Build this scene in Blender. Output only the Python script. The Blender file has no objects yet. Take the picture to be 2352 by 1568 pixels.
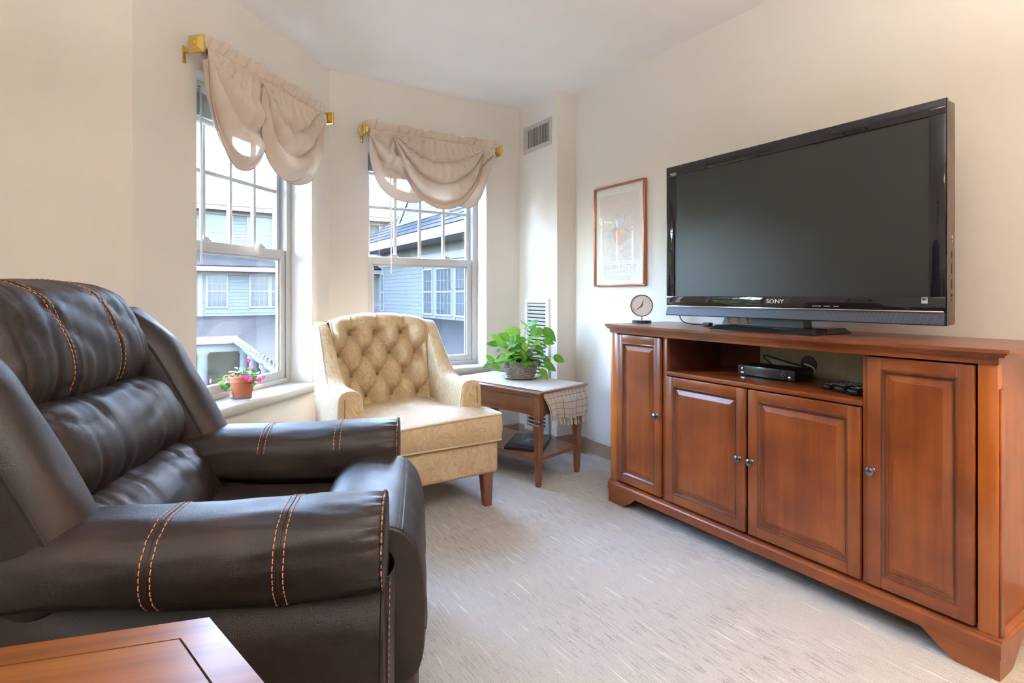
import bpy, bmesh, math, random
import numpy as np
from mathutils import Vector, Matrix, noise

SC = bpy.context.scene
COL = SC.collection
R2 = math.sqrt(2.0)

# ---------------------------------------------------------------- camera
FPX, CXP, HORIZON = 1265.0, 1176.0, 677.0
YAW = math.atan2(1176.0 - 380.0, FPX)
cam_data = bpy.data.cameras.new('camera')
cam_data.sensor_width = 36.0
cam_data.lens = FPX / 2352.0 * 36.0
cam_data.shift_y = -(784.0 - HORIZON) / 2352.0
cam_data.clip_start = 0.05
cam_data.clip_end = 300
cam = bpy.data.objects.new('camera', cam_data)
cam.location = (0, 0, 1.061)
cam.rotation_euler = (math.pi / 2, 0, -YAW)
COL.objects.link(cam)
SC.camera = cam

# ---------------------------------------------------------------- world, sun, exposure
SUN_DIR = Vector((0.80, 0.06, 0.60)).normalized()
world = bpy.data.worlds.new('sky')
SC.world = world
world.use_nodes = True
wn = world.node_tree.nodes
wl = world.node_tree.links
sky = wn.new('ShaderNodeTexSky')
sky.sky_type = 'NISHITA'
sky.sun_disc = False
sky.sun_elevation = math.asin(SUN_DIR.z)
sky.sun_rotation = math.atan2(SUN_DIR.x, SUN_DIR.y)
sky.air_density = 1.0
sky.dust_density = 2.5
sky.ozone_density = 1.0
wn['Background'].inputs['Strength'].default_value = 6.6
wl.new(sky.outputs['Color'], wn['Background'].inputs['Color'])

sun_data = bpy.data.lights.new('sun', 'SUN')
sun_data.energy = 9.0
sun_data.angle = 0.01
sun_data.color = (1.0, 0.93, 0.82)
sun = bpy.data.objects.new('sun', sun_data)
sun.rotation_euler = SUN_DIR.to_track_quat('Z', 'Y').to_euler()
sun.location = (10, 4, 14)
COL.objects.link(sun)

SC.view_settings.view_transform = 'Standard'
SC.view_settings.look = 'None'
SC.view_settings.gamma = 1.0
SC.view_settings.use_curve_mapping = False
SC.view_settings.exposure = 1.15
SC.cycles.use_denoising = True
SC.cycles.max_bounces = 10
SC.cycles.diffuse_bounces = 6
SC.cycles.glossy_bounces = 4
SC.cycles.transparent_max_bounces = 24
SC.cycles.sample_clamp_indirect = 8.0

# ---------------------------------------------------------------- mesh helpers
class MB:
    """collects geometry for one mesh object"""
    def __init__(self):
        self.v = []; self.f = []; self.m = []
    def add(self, verts, faces, mi=0):
        o = len(self.v)
        self.v.extend([tuple(p) for p in verts])
        for f in faces:
            self.f.append(tuple(i + o for i in f)); self.m.append(mi)
        return self
    def bm(self, b, mi=0, mat=None):
        b.verts.index_update()
        vs = [(mat @ v.co if mat else v.co) for v in b.verts]
        fs = [[v.index for v in f.verts] for f in b.faces]
        self.add(vs, fs, mi); b.free()
        return self
    def box(self, lo, hi, bev=0.0, seg=2, mi=0, mat=None):
        b = bmesh.new()
        bmesh.ops.create_cube(b, size=1.0)
        for v in b.verts:
            v.co = Vector([(lo[i] + hi[i]) / 2 + v.co[i] * (hi[i] - lo[i]) for i in range(3)])
        if bev > 0:
            bmesh.ops.bevel(b, geom=list(b.edges), offset=bev, segments=seg, profile=0.5, affect='EDGES')
        return self.bm(b, mi, mat)
    def tube(self, pts, r, n=8, closed=False, mi=0, caps=True):
        pts = [Vector(p) for p in pts]
        k = len(pts)
        rr = r if isinstance(r, (list, tuple)) else [r] * k
        tang = []
        for i in range(k):
            a = pts[(i - 1) % k] if (closed or i > 0) else pts[i]
            b = pts[(i + 1) % k] if (closed or i < k - 1) else pts[i]
            t = (b - a)
            tang.append(t.normalized() if t.length > 1e-9 else Vector((0, 0, 1)))
        up = Vector((0, 0, 1)) if abs(tang[0].z) < 0.9 else Vector((1, 0, 0))
        nrm = (up - tang[0] * up.dot(tang[0])).normalized()
        verts = []
        for i in range(k):
            nrm = (nrm - tang[i] * nrm.dot(tang[i]))
            if nrm.length < 1e-6:
                nrm = tang[i].orthogonal()
            nrm.normalize()
            bn = tang[i].cross(nrm)
            for j in range(n):
                a = 2 * math.pi * j / n
                verts.append(pts[i] + (nrm * math.cos(a) + bn * math.sin(a)) * rr[i])
        faces = []
        m = k if closed else k - 1
        for i in range(m):
            i2 = (i + 1) % k
            for j in range(n):
                j2 = (j + 1) % n
                faces.append((i * n + j, i * n + j2, i2 * n + j2, i2 * n + j))
        if caps and not closed:
            faces.append(tuple(range(n - 1, -1, -1)))
            faces.append(tuple((k - 1) * n + j for j in range(n)))
        return self.add(verts, faces, mi)
    def lathe(self, prof, n=32, c=(0, 0, 0), mi=0, mat=None):
        verts = []; faces = []
        k = len(prof)
        for (r, z) in prof:
            for j in range(n):
                a = 2 * math.pi * j / n
                p = Vector((c[0] + r * math.cos(a), c[1] + r * math.sin(a), c[2] + z))
                verts.append(mat @ p if mat else p)
        for i in range(k - 1):
            for j in range(n):
                j2 = (j + 1) % n
                faces.append((i * n + j, i * n + j2, (i + 1) * n + j2, (i + 1) * n + j))
        if prof[0][0] > 1e-5: faces.append(tuple(range(n - 1, -1, -1)))
        if prof[-1][0] > 1e-5: faces.append(tuple((k - 1) * n + j for j in range(n)))
        return self.add(verts, faces, mi)
    def grid(self, fn, nu, nv, closeu=False, closev=False, mi=0):
        verts = []
        for i in range(nu):
            for j in range(nv):
                verts.append(fn(i / (nu if closeu else nu - 1), j / (nv if closev else nv - 1)))
        faces = []
        for i in range(nu if closeu else nu - 1):
            for j in range(nv if closev else nv - 1):
                i2 = (i + 1) % nu; j2 = (j + 1) % nv
                faces.append((i * nv + j, i2 * nv + j, i2 * nv + j2, i * nv + j2))
        return self.add(verts, faces, mi)
    def prism(self, poly, fn, mi=0):
        """poly 2-D, fn(p, k) -> 3-D for k in (0, 1)"""
        n = len(poly)
        verts = [fn(p, 0) for p in poly] + [fn(p, 1) for p in poly]
        faces = [tuple(range(n - 1, -1, -1)), tuple(range(n, 2 * n))]
        for i in range(n):
            j = (i + 1) % n
            faces.append((i, j, n + j, n + i))
        return self.add(verts, faces, mi)
    def build(self, name, mats, parent=None, smooth=True, ang=38, uv=False, fix=False, mat=None):
        me = bpy.data.meshes.new(name)
        me.from_pydata(self.v, [], self.f)
        if fix:
            b = bmesh.new(); b.from_mesh(me)
            bmesh.ops.remove_doubles(b, verts=b.verts, dist=1e-5)
            bmesh.ops.recalc_face_normals(b, faces=b.faces)
            b.to_mesh(me); b.free()
        if not isinstance(mats, (list, tuple)): mats = [mats]
        for m in mats: me.materials.append(m)
        if len(mats) > 1 and not fix:
            me.polygons.foreach_set('material_index', self.m)
        if smooth:
            me.shade_smooth()
            me.set_sharp_from_angle(angle=math.radians(ang))
        if uv:
            box_uv(me)
        me.update()
        ob = bpy.data.objects.new(name, me)
        COL.objects.link(ob)
        if mat is not None: ob.matrix_world = mat
        if parent is not None: ob.parent = parent
        return ob

def box_uv(me):
    l = me.uv_layers.new(name='uv')
    for p in me.polygons:
        n = p.normal
        a = max(range(3), key=lambda i: abs(n[i]))
        for li in p.loop_indices:
            c = me.vertices[me.loops[li].vertex_index].co
            l.data[li].uv = ((c.y, c.z) if a == 0 else (c.x, c.z) if a == 1 else (c.x, c.y))

def tag(o, label=None, cat=None, group=None, kind=None):
    if label: o['label'] = label
    if cat: o['category'] = cat
    if group: o['group'] = group
    if kind: o['kind'] = kind
    return o

def empty(name, loc=(0, 0, 0), rz=0.0, label=None, cat=None, group=None, kind=None):
    o = bpy.data.objects.new(name, None)
    o.empty_display_size = 0.1
    o.location = loc; o.rotation_euler = (0, 0, rz)
    COL.objects.link(o)
    return tag(o, label, cat, group, kind)

def copy_part(o, parent, mat=None):
    c = o.copy(); COL.objects.link(c); c.parent = parent
    if mat is not None: c.matrix_local = mat
    return c

def bx(name, lo, hi, mat, parent=None, bev=0.0, seg=2, uv=False):
    return MB().box(lo, hi, bev, seg).build(name, mat, parent, uv=uv)

def text_part(name, s, size, mat, parent, M, ext=0.0003, align='CENTER', sx=1.0):
    cu = bpy.data.curves.new('text', 'FONT')
    cu.body = s; cu.size = size; cu.extrude = ext; cu.align_x = align; cu.align_y = 'CENTER'
    cu.resolution_u = 3
    t = bpy.data.objects.new('text', cu)
    COL.objects.link(t)
    dg = bpy.context.evaluated_depsgraph_get()
    me = bpy.data.meshes.new_from_object(t.evaluated_get(dg))
    bpy.data.objects.remove(t)
    me.transform(Matrix.Diagonal((sx, 1, 1, 1)))
    me.materials.clear(); me.materials.append(mat)
    ob = bpy.data.objects.new(name, me)
    COL.objects.link(ob)
    ob.parent = parent
    ob.matrix_local = M
    return ob

def frame(o, x, y, z):
    """matrix with given axes and origin"""
    M = Matrix.Identity(4)
    for i, a in enumerate((x, y, z)):
        for r in range(3): M[r][i] = a[r]
    for r in range(3): M[r][3] = o[r]
    return M

def spow(x, p): return math.copysign(abs(x) ** p, x)

def smooth01(x):
    x = max(0.0, min(1.0, x)); return x * x * (3 - 2 * x)

def ridge(x, y, z=0.0):
    return 1.0 - abs(noise.noise(Vector((x, y, z)))) * 2.0

def bez(p0, p1, p2, p3, n=12):
    out = []
    p0, p1, p2, p3 = map(Vector, (p0, p1, p2, p3))
    for i in range(n + 1):
        t = i / n; u = 1 - t
        out.append(p0 * u ** 3 + p1 * 3 * u * u * t + p2 * 3 * u * t * t + p3 * t ** 3)
    return out

def crom(pts, n=6, closed=False):
    pts = [Vector(p) for p in pts]; k = len(pts); out = []
    for i in range(k if closed else k - 1):
        p1 = pts[i]; p2 = pts[(i + 1) % k]
        p0 = pts[(i - 1) % k] if (closed or i > 0) else p1
        p3 = pts[(i + 2) % k] if (closed or i < k - 2) else p2
        for j in range(n):
            t = j / n
            out.append(0.5 * ((2 * p1) + (p2 - p0) * t + (2 * p0 - 5 * p1 + 4 * p2 - p3) * t * t + (3 * p1 - p0 - 3 * p2 + p3) * t ** 3))
    if not closed: out.append(pts[-1])
    return out

# ---------------------------------------------------------------- materials
class N:
    """tiny node-graph helper"""
    def __init__(self, name):
        self.mat = bpy.data.materials.new(name)
        self.mat.use_nodes = True
        self.t = self.mat.node_tree
        self.b = self.t.nodes['Principled BSDF']
        self.out = self.t.nodes['Material Output']
    def n(self, typ, **kw):
        nd = self.t.nodes.new(typ)
        for k, v in kw.items():
            if k in ('inp',):
                for a, b in v.items(): self.set(nd.inputs[a], b)
            else: setattr(nd, k, v)
        return nd
    def set(self, sock, v):
        if isinstance(v, bpy.types.NodeSocket): self.t.links.new(v, sock)
        else:
            if sock.type == 'RGBA' and len(v) == 3: v = (*v, 1)
            sock.default_value = v
    def coord(self, kind='Object', scale=(1, 1, 1), rot=(0, 0, 0), loc=(0, 0, 0)):
        c = self.n('ShaderNodeTexCoord')
        m = self.n('ShaderNodeMapping')
        m.inputs['Scale'].default_value = scale
        m.inputs['Rotation'].default_value = rot
        m.inputs['Location'].default_value = loc
        self.t.links.new(c.outputs[kind], m.inputs['Vector'])
        return m.outputs['Vector']
    def noise(self, vec, scale=5, detail=3, rough=0.5, dist=0.0):
        return self.n('ShaderNodeTexNoise', inp={'Vector': vec, 'Scale': scale, 'Detail': detail, 'Roughness': rough, 'Distortion': dist}).outputs['Fac']
    def ramp(self, fac, stops):
        r = self.n('ShaderNodeValToRGB')
        e = r.color_ramp.elements
        while len(e) < len(stops): e.new(0.5)
        for el, (p, c) in zip(e, stops):
            el.position = p
            el.color = (*c, 1) if len(c) == 3 else c
        self.set(r.inputs['Fac'], fac)
        return r.outputs['Color']
    def mix(self, fac, a, b, blend='MIX'):
        m = self.n('ShaderNodeMix', data_type='RGBA', blend_type=blend)
        self.set(m.inputs[0], fac)
        self.set(m.inputs[6], a); self.set(m.inputs[7], b)
        return m.outputs[2]
    def math(self, op, a, b=0.0, c=0.0):
        m = self.n('ShaderNodeMath', operation=op)
        self.set(m.inputs[0], a); self.set(m.inputs[1], b); self.set(m.inputs[2], c)
        return m.outputs[0]
    def bump(self, h, strength=0.3, dist=0.01, normal=None):
        b = self.n('ShaderNodeBump', inp={'Height': h, 'Strength': strength, 'Distance': dist})
        if normal is not None: self.set(b.inputs['Normal'], normal)
        return b.outputs['Normal']
    def p(self, **kw):
        names = {'color': 'Base Color', 'rough': 'Roughness', 'metal': 'Metallic', 'normal': 'Normal', 'coat': 'Coat Weight',
                 'coatr': 'Coat Roughness', 'spec': 'Specular IOR Level', 'sheen': 'Sheen Weight', 'emit': 'Emission Color', 'emits': 'Emission Strength',
                 'trans': 'Transmission Weight', 'ior': 'IOR', 'sub': 'Subsurface Weight', 'alpha': 'Alpha'}
        for k, v in kw.items(): self.set(self.b.inputs[names[k]], v)
        return self.mat

def plain(name, c, rough=0.5, metal=0.0, coat=0.0, bump=0.0, bscale=200, var=0.06, spec=0.5):
    """flat colour with a faint procedural mottling"""
    g = N(name)
    v = g.coord()
    f = g.noise(v, 14, 3)
    d = tuple(max(0, x * (1 - var)) for x in c); e = tuple(min(1, x * (1 + var)) for x in c)
    col = g.ramp(f, [(0.3, d), (0.7, e)])
    kw = dict(color=col, rough=rough, metal=metal, coat=coat, spec=spec)
    if bump: kw['normal'] = g.bump(g.noise(v, bscale, 2), bump, 0.002)
    return g.p(**kw)

def wood(name, dark, mid, light, axis=2, rough=0.3, coat=0.3, scale=1.0, blotch=0.5, rotz=0.0):
    g = N(name)
    sc = [38 * scale] * 3; sc[axis] = 1.6 * scale
    def gc(scl):
        r = g.coord('Object', rot=(0, 0, rotz))
        m = g.n('ShaderNodeMapping'); m.inputs['Scale'].default_value = scl; g.set(m.inputs['Vector'], r)
        return m.outputs['Vector']
    v = gc(tuple(sc))
    grain = g.noise(v, 1.0, 5, 0.6, 0.3)
    bl = g.noise(g.coord('Object', (3, 3, 3)), 1.6, 3)
    f = g.mix(blotch, grain, bl)
    col = g.ramp(f, [(0.28, dark), (0.5, mid), (0.72, light)])
    pores = g.noise(gc(tuple(s * 6 for s in sc)), 1.0, 2)
    return g.p(color=col, rough=rough, coat=coat, coatr=0.15, normal=g.bump(pores, 0.06, 0.001))

M = {}
def wall_mat(name, c):
    g = N(name)
    v = g.coord()
    col = g.ramp(g.noise(v, 2.0, 3), [(0.3, tuple(x * 0.97 for x in c)), (0.7, tuple(min(1, x * 1.03) for x in c))])
    return g.p(color=col, rough=0.75, spec=0.3, normal=g.bump(g.noise(v, 260, 3), 0.12, 0.002))
M['wall'] = wall_mat('wall_paint', (0.74, 0.705, 0.65))
M['panel'] = wall_mat('rear_wall_bounce_cut', (0.20, 0.15, 0.11))  # unseen rear wall, made dark to cut bounce onto the walls facing it
M['ceiling'] = wall_mat('ceiling_paint', (0.90, 0.885, 0.86))

def carpet_mat():
    g = N('carpet_loop_pile')
    base = g.noise(g.coord('Object', (1, 1, 1)), 2.2, 3)
    fine = g.noise(g.coord('Object', (1, 1, 1)), 260, 2, 0.7)
    col = g.ramp(fine, [(0.25, (0.31, 0.297, 0.28)), (0.75, (0.585, 0.572, 0.55))])
    col = g.mix(0.25, col, g.ramp(base, [(0.3, (0.40, 0.387, 0.366)), (0.7, (0.48, 0.467, 0.45))]))
    # broken dark threads running along the room, and a few light ones
    patch = g.noise(g.coord('Object', (2.6, 1.6, 1), loc=(3.1, 1, 0)), 1.0, 3)
    brk = g.noise(g.coord('Object', (260, 110, 1)), 1.0, 2, 0.6)
    def threads(sx, sy, lo, hi, loc):
        st = g.noise(g.coord('Object', (sx, sy, 1), loc=loc), 1.0, 1, 0.5)
        return g.ramp(st, [(lo, (0, 0, 0)), (hi, (1, 1, 1))])
    thr = g.math('MAXIMUM', threads(210, 9.0, 0.59, 0.65, (0, 0, 0)), threads(160, 13.0, 0.61, 0.66, (5, 9, 0)))
    thr = g.math('MULTIPLY', thr, g.ramp(brk, [(0.34, (0.1, 0.1, 0.1)), (0.52, (1, 1, 1))]))
    thr = g.math('MULTIPLY', thr, g.ramp(patch, [(0.34, (0.20, 0.20, 0.20)), (0.60, (1, 1, 1))]))
    col = g.mix(g.math('MULTIPLY', thr, 0.55), col, (0.12, 0.108, 0.10))
    lt = threads(120, 5.0, 0.66, 0.71, (7, 3, 0))
    col = g.mix(g.math('MULTIPLY', lt, 0.5), col, (0.82, 0.80, 0.76))
    h = g.math('ADD', fine, g.math('MULTIPLY', thr, -0.8))
    return g.p(color=col, rough=0.95, spec=0.15, sheen=0.25, normal=g.bump(h, 0.55, 0.006))
M['carpet'] = carpet_mat()
M['base'] = plain('rubber_cove_base', (0.36, 0.255, 0.185), 0.45, var=0.03)
M['vinyl'] = plain('white_window_vinyl', (0.52, 0.51, 0.49), 0.35, var=0.02)
M['sill'] = plain('white_sill_paint', (0.52, 0.50, 0.47), 0.3, coat=0.2, var=0.02)
M['blind'] = plain('white_blind_slat', (0.78, 0.77, 0.74), 0.4, var=0.02)

def thin_glass(name, tint=(1, 1, 1), ior=1.45, rough=0.0, dirt=0.0):
    g = N(name)
    tr = g.n('ShaderNodeBsdfTransparent', inp={'Color': tint})
    gl = g.n('ShaderNodeBsdfGlossy', inp={'Color': (1, 1, 1), 'Roughness': rough})
    lw = g.n('ShaderNodeLayerWeight')
    mx = g.n('ShaderNodeMixShader')
    f0 = ((ior - 1) / (ior + 1)) ** 2
    f = g.math('MULTIPLY_ADD', g.math('POWER', lw.outputs['Facing'], 5.0), 1 - f0, f0)
    if dirt:
        v = g.coord()
        sp = g.ramp(g.noise(v, 160, 2, 0.7), [(0.70, (0, 0, 0)), (0.78, (1, 1, 1))])
        df = g.n('ShaderNodeBsdfDiffuse', inp={'Color': (0.8, 0.85, 0.9)})
        m2 = g.n('ShaderNodeMixShader')
        g.set(m2.inputs['Fac'], g.math('ADD', g.math('MULTIPLY', sp, 0.25), dirt))
        g.t.links.new(tr.outputs[0], m2.inputs[1]); g.t.links.new(df.outputs[0], m2.inputs[2])
        src = m2.outputs[0]
    else: src = tr.outputs[0]
    g.set(mx.inputs['Fac'], f)
    g.t.links.new(src, mx.inputs[1]); g.t.links.new(gl.outputs[0], mx.inputs[2])
    g.t.links.new(mx.outputs[0], g.out.inputs['Surface'])
    return g.mat
M['glass'] = thin_glass('window_glass', (0.97, 0.985, 0.99), dirt=0.015)
M['clear'] = thin_glass('picture_glass', (1, 1, 1), ior=1.55)
M['dish'] = thin_glass('clear_glass_dish', (0.93, 0.95, 0.97), ior=1.6)

def leather_mat():
    g = N('dark_brown_leather')
    v = g.coord()
    big = g.noise(v, 5, 4)
    col = g.ramp(big, [(0.3, (0.0085, 0.0042, 0.0034)), (0.55, (0.0145, 0.0070, 0.0052)), (0.75, (0.027, 0.0115, 0.0075))])
    vor = g.n('ShaderNodeTexVoronoi', feature='F1', inp={'Vector': v, 'Scale': 420})
    h = g.math('ADD', g.math('MULTIPLY', vor.outputs['Distance'], 0.6), g.noise(v, 60, 4))
    return g.p(color=col, rough=g.ramp(big, [(0.3, (0.46,) * 3), (0.7, (0.56,) * 3)]), spec=0.46, normal=g.bump(h, 0.16, 0.003))
M['leather'] = leather_mat()
M['stitch'] = plain('orange_thread', (0.55, 0.22, 0.08), 0.6)
M['cherry'] = wood('cherry_wood', (0.105, 0.022, 0.007), (0.205, 0.051, 0.012), (0.33, 0.094, 0.020), 2, 0.30, 0.18, blotch=0.65)
M['cherry_h'] = wood('cherry_wood_across', (0.105, 0.022, 0.007), (0.205, 0.051, 0.012), (0.33, 0.094, 0.020), 1, 0.30, 0.18, blotch=0.65)
M['cherry_dark'] = wood('dark_cherry_wood', (0.055, 0.014, 0.007), (0.10, 0.026, 0.010), (0.15, 0.042, 0.014), 2, 0.25, 0.3)  # darker cherry tone for the door mouldings
M['cherry_top'] = wood('cherry_wood_top', (0.12, 0.032, 0.014), (0.185, 0.052, 0.020), (0.25, 0.075, 0.026), 1, 0.32, 0.2, blotch=0.5)
M['post'] = wood('amber_post_wood', (0.28, 0.066, 0.009), (0.38, 0.100, 0.013), (0.47, 0.14, 0.021), 2, 0.25, 0.4)
M['ply'] = wood('raw_plywood_back', (0.40, 0.34, 0.20), (0.52, 0.45, 0.28), (0.62, 0.55, 0.36), 2, 0.6, 0.0)
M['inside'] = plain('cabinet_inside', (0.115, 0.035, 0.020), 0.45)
M['walnut'] = wood('walnut_table', (0.115, 0.044, 0.020), (0.185, 0.076, 0.034), (0.26, 0.112, 0.050), 2, 0.35, 0.25)
M['walnut_h'] = wood('walnut_table_across', (0.115, 0.044, 0.020), (0.19, 0.078, 0.033), (0.28, 0.125, 0.052), 1, 0.32, 0.25)
M['legwood'] = wood('chair_leg_wood', (0.10, 0.032, 0.014), (0.16, 0.055, 0.022), (0.22, 0.080, 0.032), 2, 0.3, 0.3)
M['oak'] = wood('oak_table_top', (0.070, 0.021, 0.005), (0.170, 0.054, 0.011), (0.25, 0.088, 0.020), 0, 0.30, 0.10, 0.8, 0.3, math.radians(-120))
M['pewter'] = plain('pewter_knob', (0.20, 0.20, 0.22), 0.25, 1.0)
M['brass'] = plain('brass', (0.72, 0.52, 0.16), 0.28, 1.0)
M['black'] = plain('black_plastic', (0.012, 0.012, 0.014), 0.35)
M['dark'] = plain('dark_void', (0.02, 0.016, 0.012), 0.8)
M['white'] = plain('white_plastic', (0.75, 0.74, 0.72), 0.4)
M['grey'] = plain('grey_plastic', (0.33, 0.33, 0.34), 0.4)
M['grille'] = plain('grille_grey_paint', (0.50, 0.475, 0.43), 0.4, var=0.02)
M['grille_w'] = plain('grille_white_paint', (0.70, 0.68, 0.64), 0.4, var=0.02)
# ================================================================ the room
XW, YE, HC = 2.393, 3.457, 2.44          # TV wall, end wall, ceiling height
XCH, YCH = 2.24, 2.987                   # chase
AX, AY = 0.85, YE                        # corner between the end wall and the slanted wall
BX, BY = AX - 1.349 / R2, AY - 1.349 / R2   # where the bay starts
XL, YB = -2.3, -3.0                      # left and rear walls
Z0, Z1 = 0.555, 2.03                     # window opening

def structure(o): o['kind'] = 'structure'; return o

structure(bx('floor', (XL - 0.2, YB - 0.2, -0.12), (XW + 0.2, YE + 0.2, 0.0), M['carpet']))
structure(bx('ceiling', (XL - 0.2, YB - 0.2, HC), (XW + 0.2, YE + 0.35, HC + 0.12), M['ceiling']))
structure(bx('wall_right', (XW, YB - 0.2, 0), (XW + 0.2, YE + 0.2, HC), M['wall']))
structure(bx('wall_chase', (XCH, YCH, 0), (XW + 0.01, YE + 0.02, HC), M['wall']))
structure(bx('wall_left', (XL, BY, 0), (BX, BY + 0.2, HC), M['wall']))
structure(bx('wall_rear', (XL, YB - 0.2, 0), (XW, YB, HC), M['panel']))

def holed_wall(name, mat, x0, x1, *holes):
    mb = MB()
    T = 0.22
    xs = [x0] + [x for h in holes for x in h] + [x1]
    for a, b in zip(xs[::2], xs[1::2]): mb.box((a, 0, 0), (b, T, HC))
    for o0, o1 in holes:
        mb.box((o0, 0, 0), (o1, T, Z0 - 0.05)); mb.box((o0, 0, Z1), (o1, T, HC))
    o = mb.build(name, M['wall'])
    o.matrix_world = mat
    return structure(o)

W1 = frame((AX - 1.042 / R2, AY - 1.042 / R2, 0), (1 / R2, 1 / R2, 0), (-1 / R2, 1 / R2, 0), (0, 0, 1))   # slanted wall, x from the opening's left edge
W2 = frame((1.092, YE, 0), (1, 0, 0), (0, 1, 0), (0, 0, 1))
OW1, OW2 = 0.857, 0.865
holed_wall('wall_bay', W1, -0.307, 1.042 + 0.12, (0.0, OW1))
holed_wall('wall_end', W2, AX - 1.092, XCH + 0.02 - 1.092, (0.0, OW2))
SIDE = []
W3 = frame((XL, 0, 0), (0, 1, 0), (-1, 0, 0), (0, 0, 1))
holed_wall('wall_side', W3, YB - 0.2, BY + 0.2, *[(y, y + OW1) for y in SIDE])

# baseboards
def baseboard(name, p, q):
    p = Vector((*p, 0)); q = Vector((*q, 0))
    d = (q - p); L = d.length; d.normalize(); n = Vector((-d.y, d.x, 0))
    poly = [(0, 0), (0.022, 0), (0.012, 0.012), (0.009, 0.018), (0.009, 0.100), (0.005, 0.105), (0, 0.105)]
    mb = MB().prism(poly, lambda a, k: p + d * (L * k) - n * a[0] * -1 + Vector((0, 0, a[1])))
    return structure(mb.build(name, M['base'], fix=True))
baseboard('baseboard_right', (XW, YB), (XW, YCH))
baseboard('baseboard_chase_front', (XW, YCH), (XCH, YCH))
baseboard('baseboard_chase_side', (XCH, YCH), (XCH, YE))
baseboard('baseboard_end', (XCH, YE), (AX, YE))
baseboard('baseboard_bay', (AX, AY), (BX, BY))
baseboard('baseboard_left', (BX, BY), (XL, BY))

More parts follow.
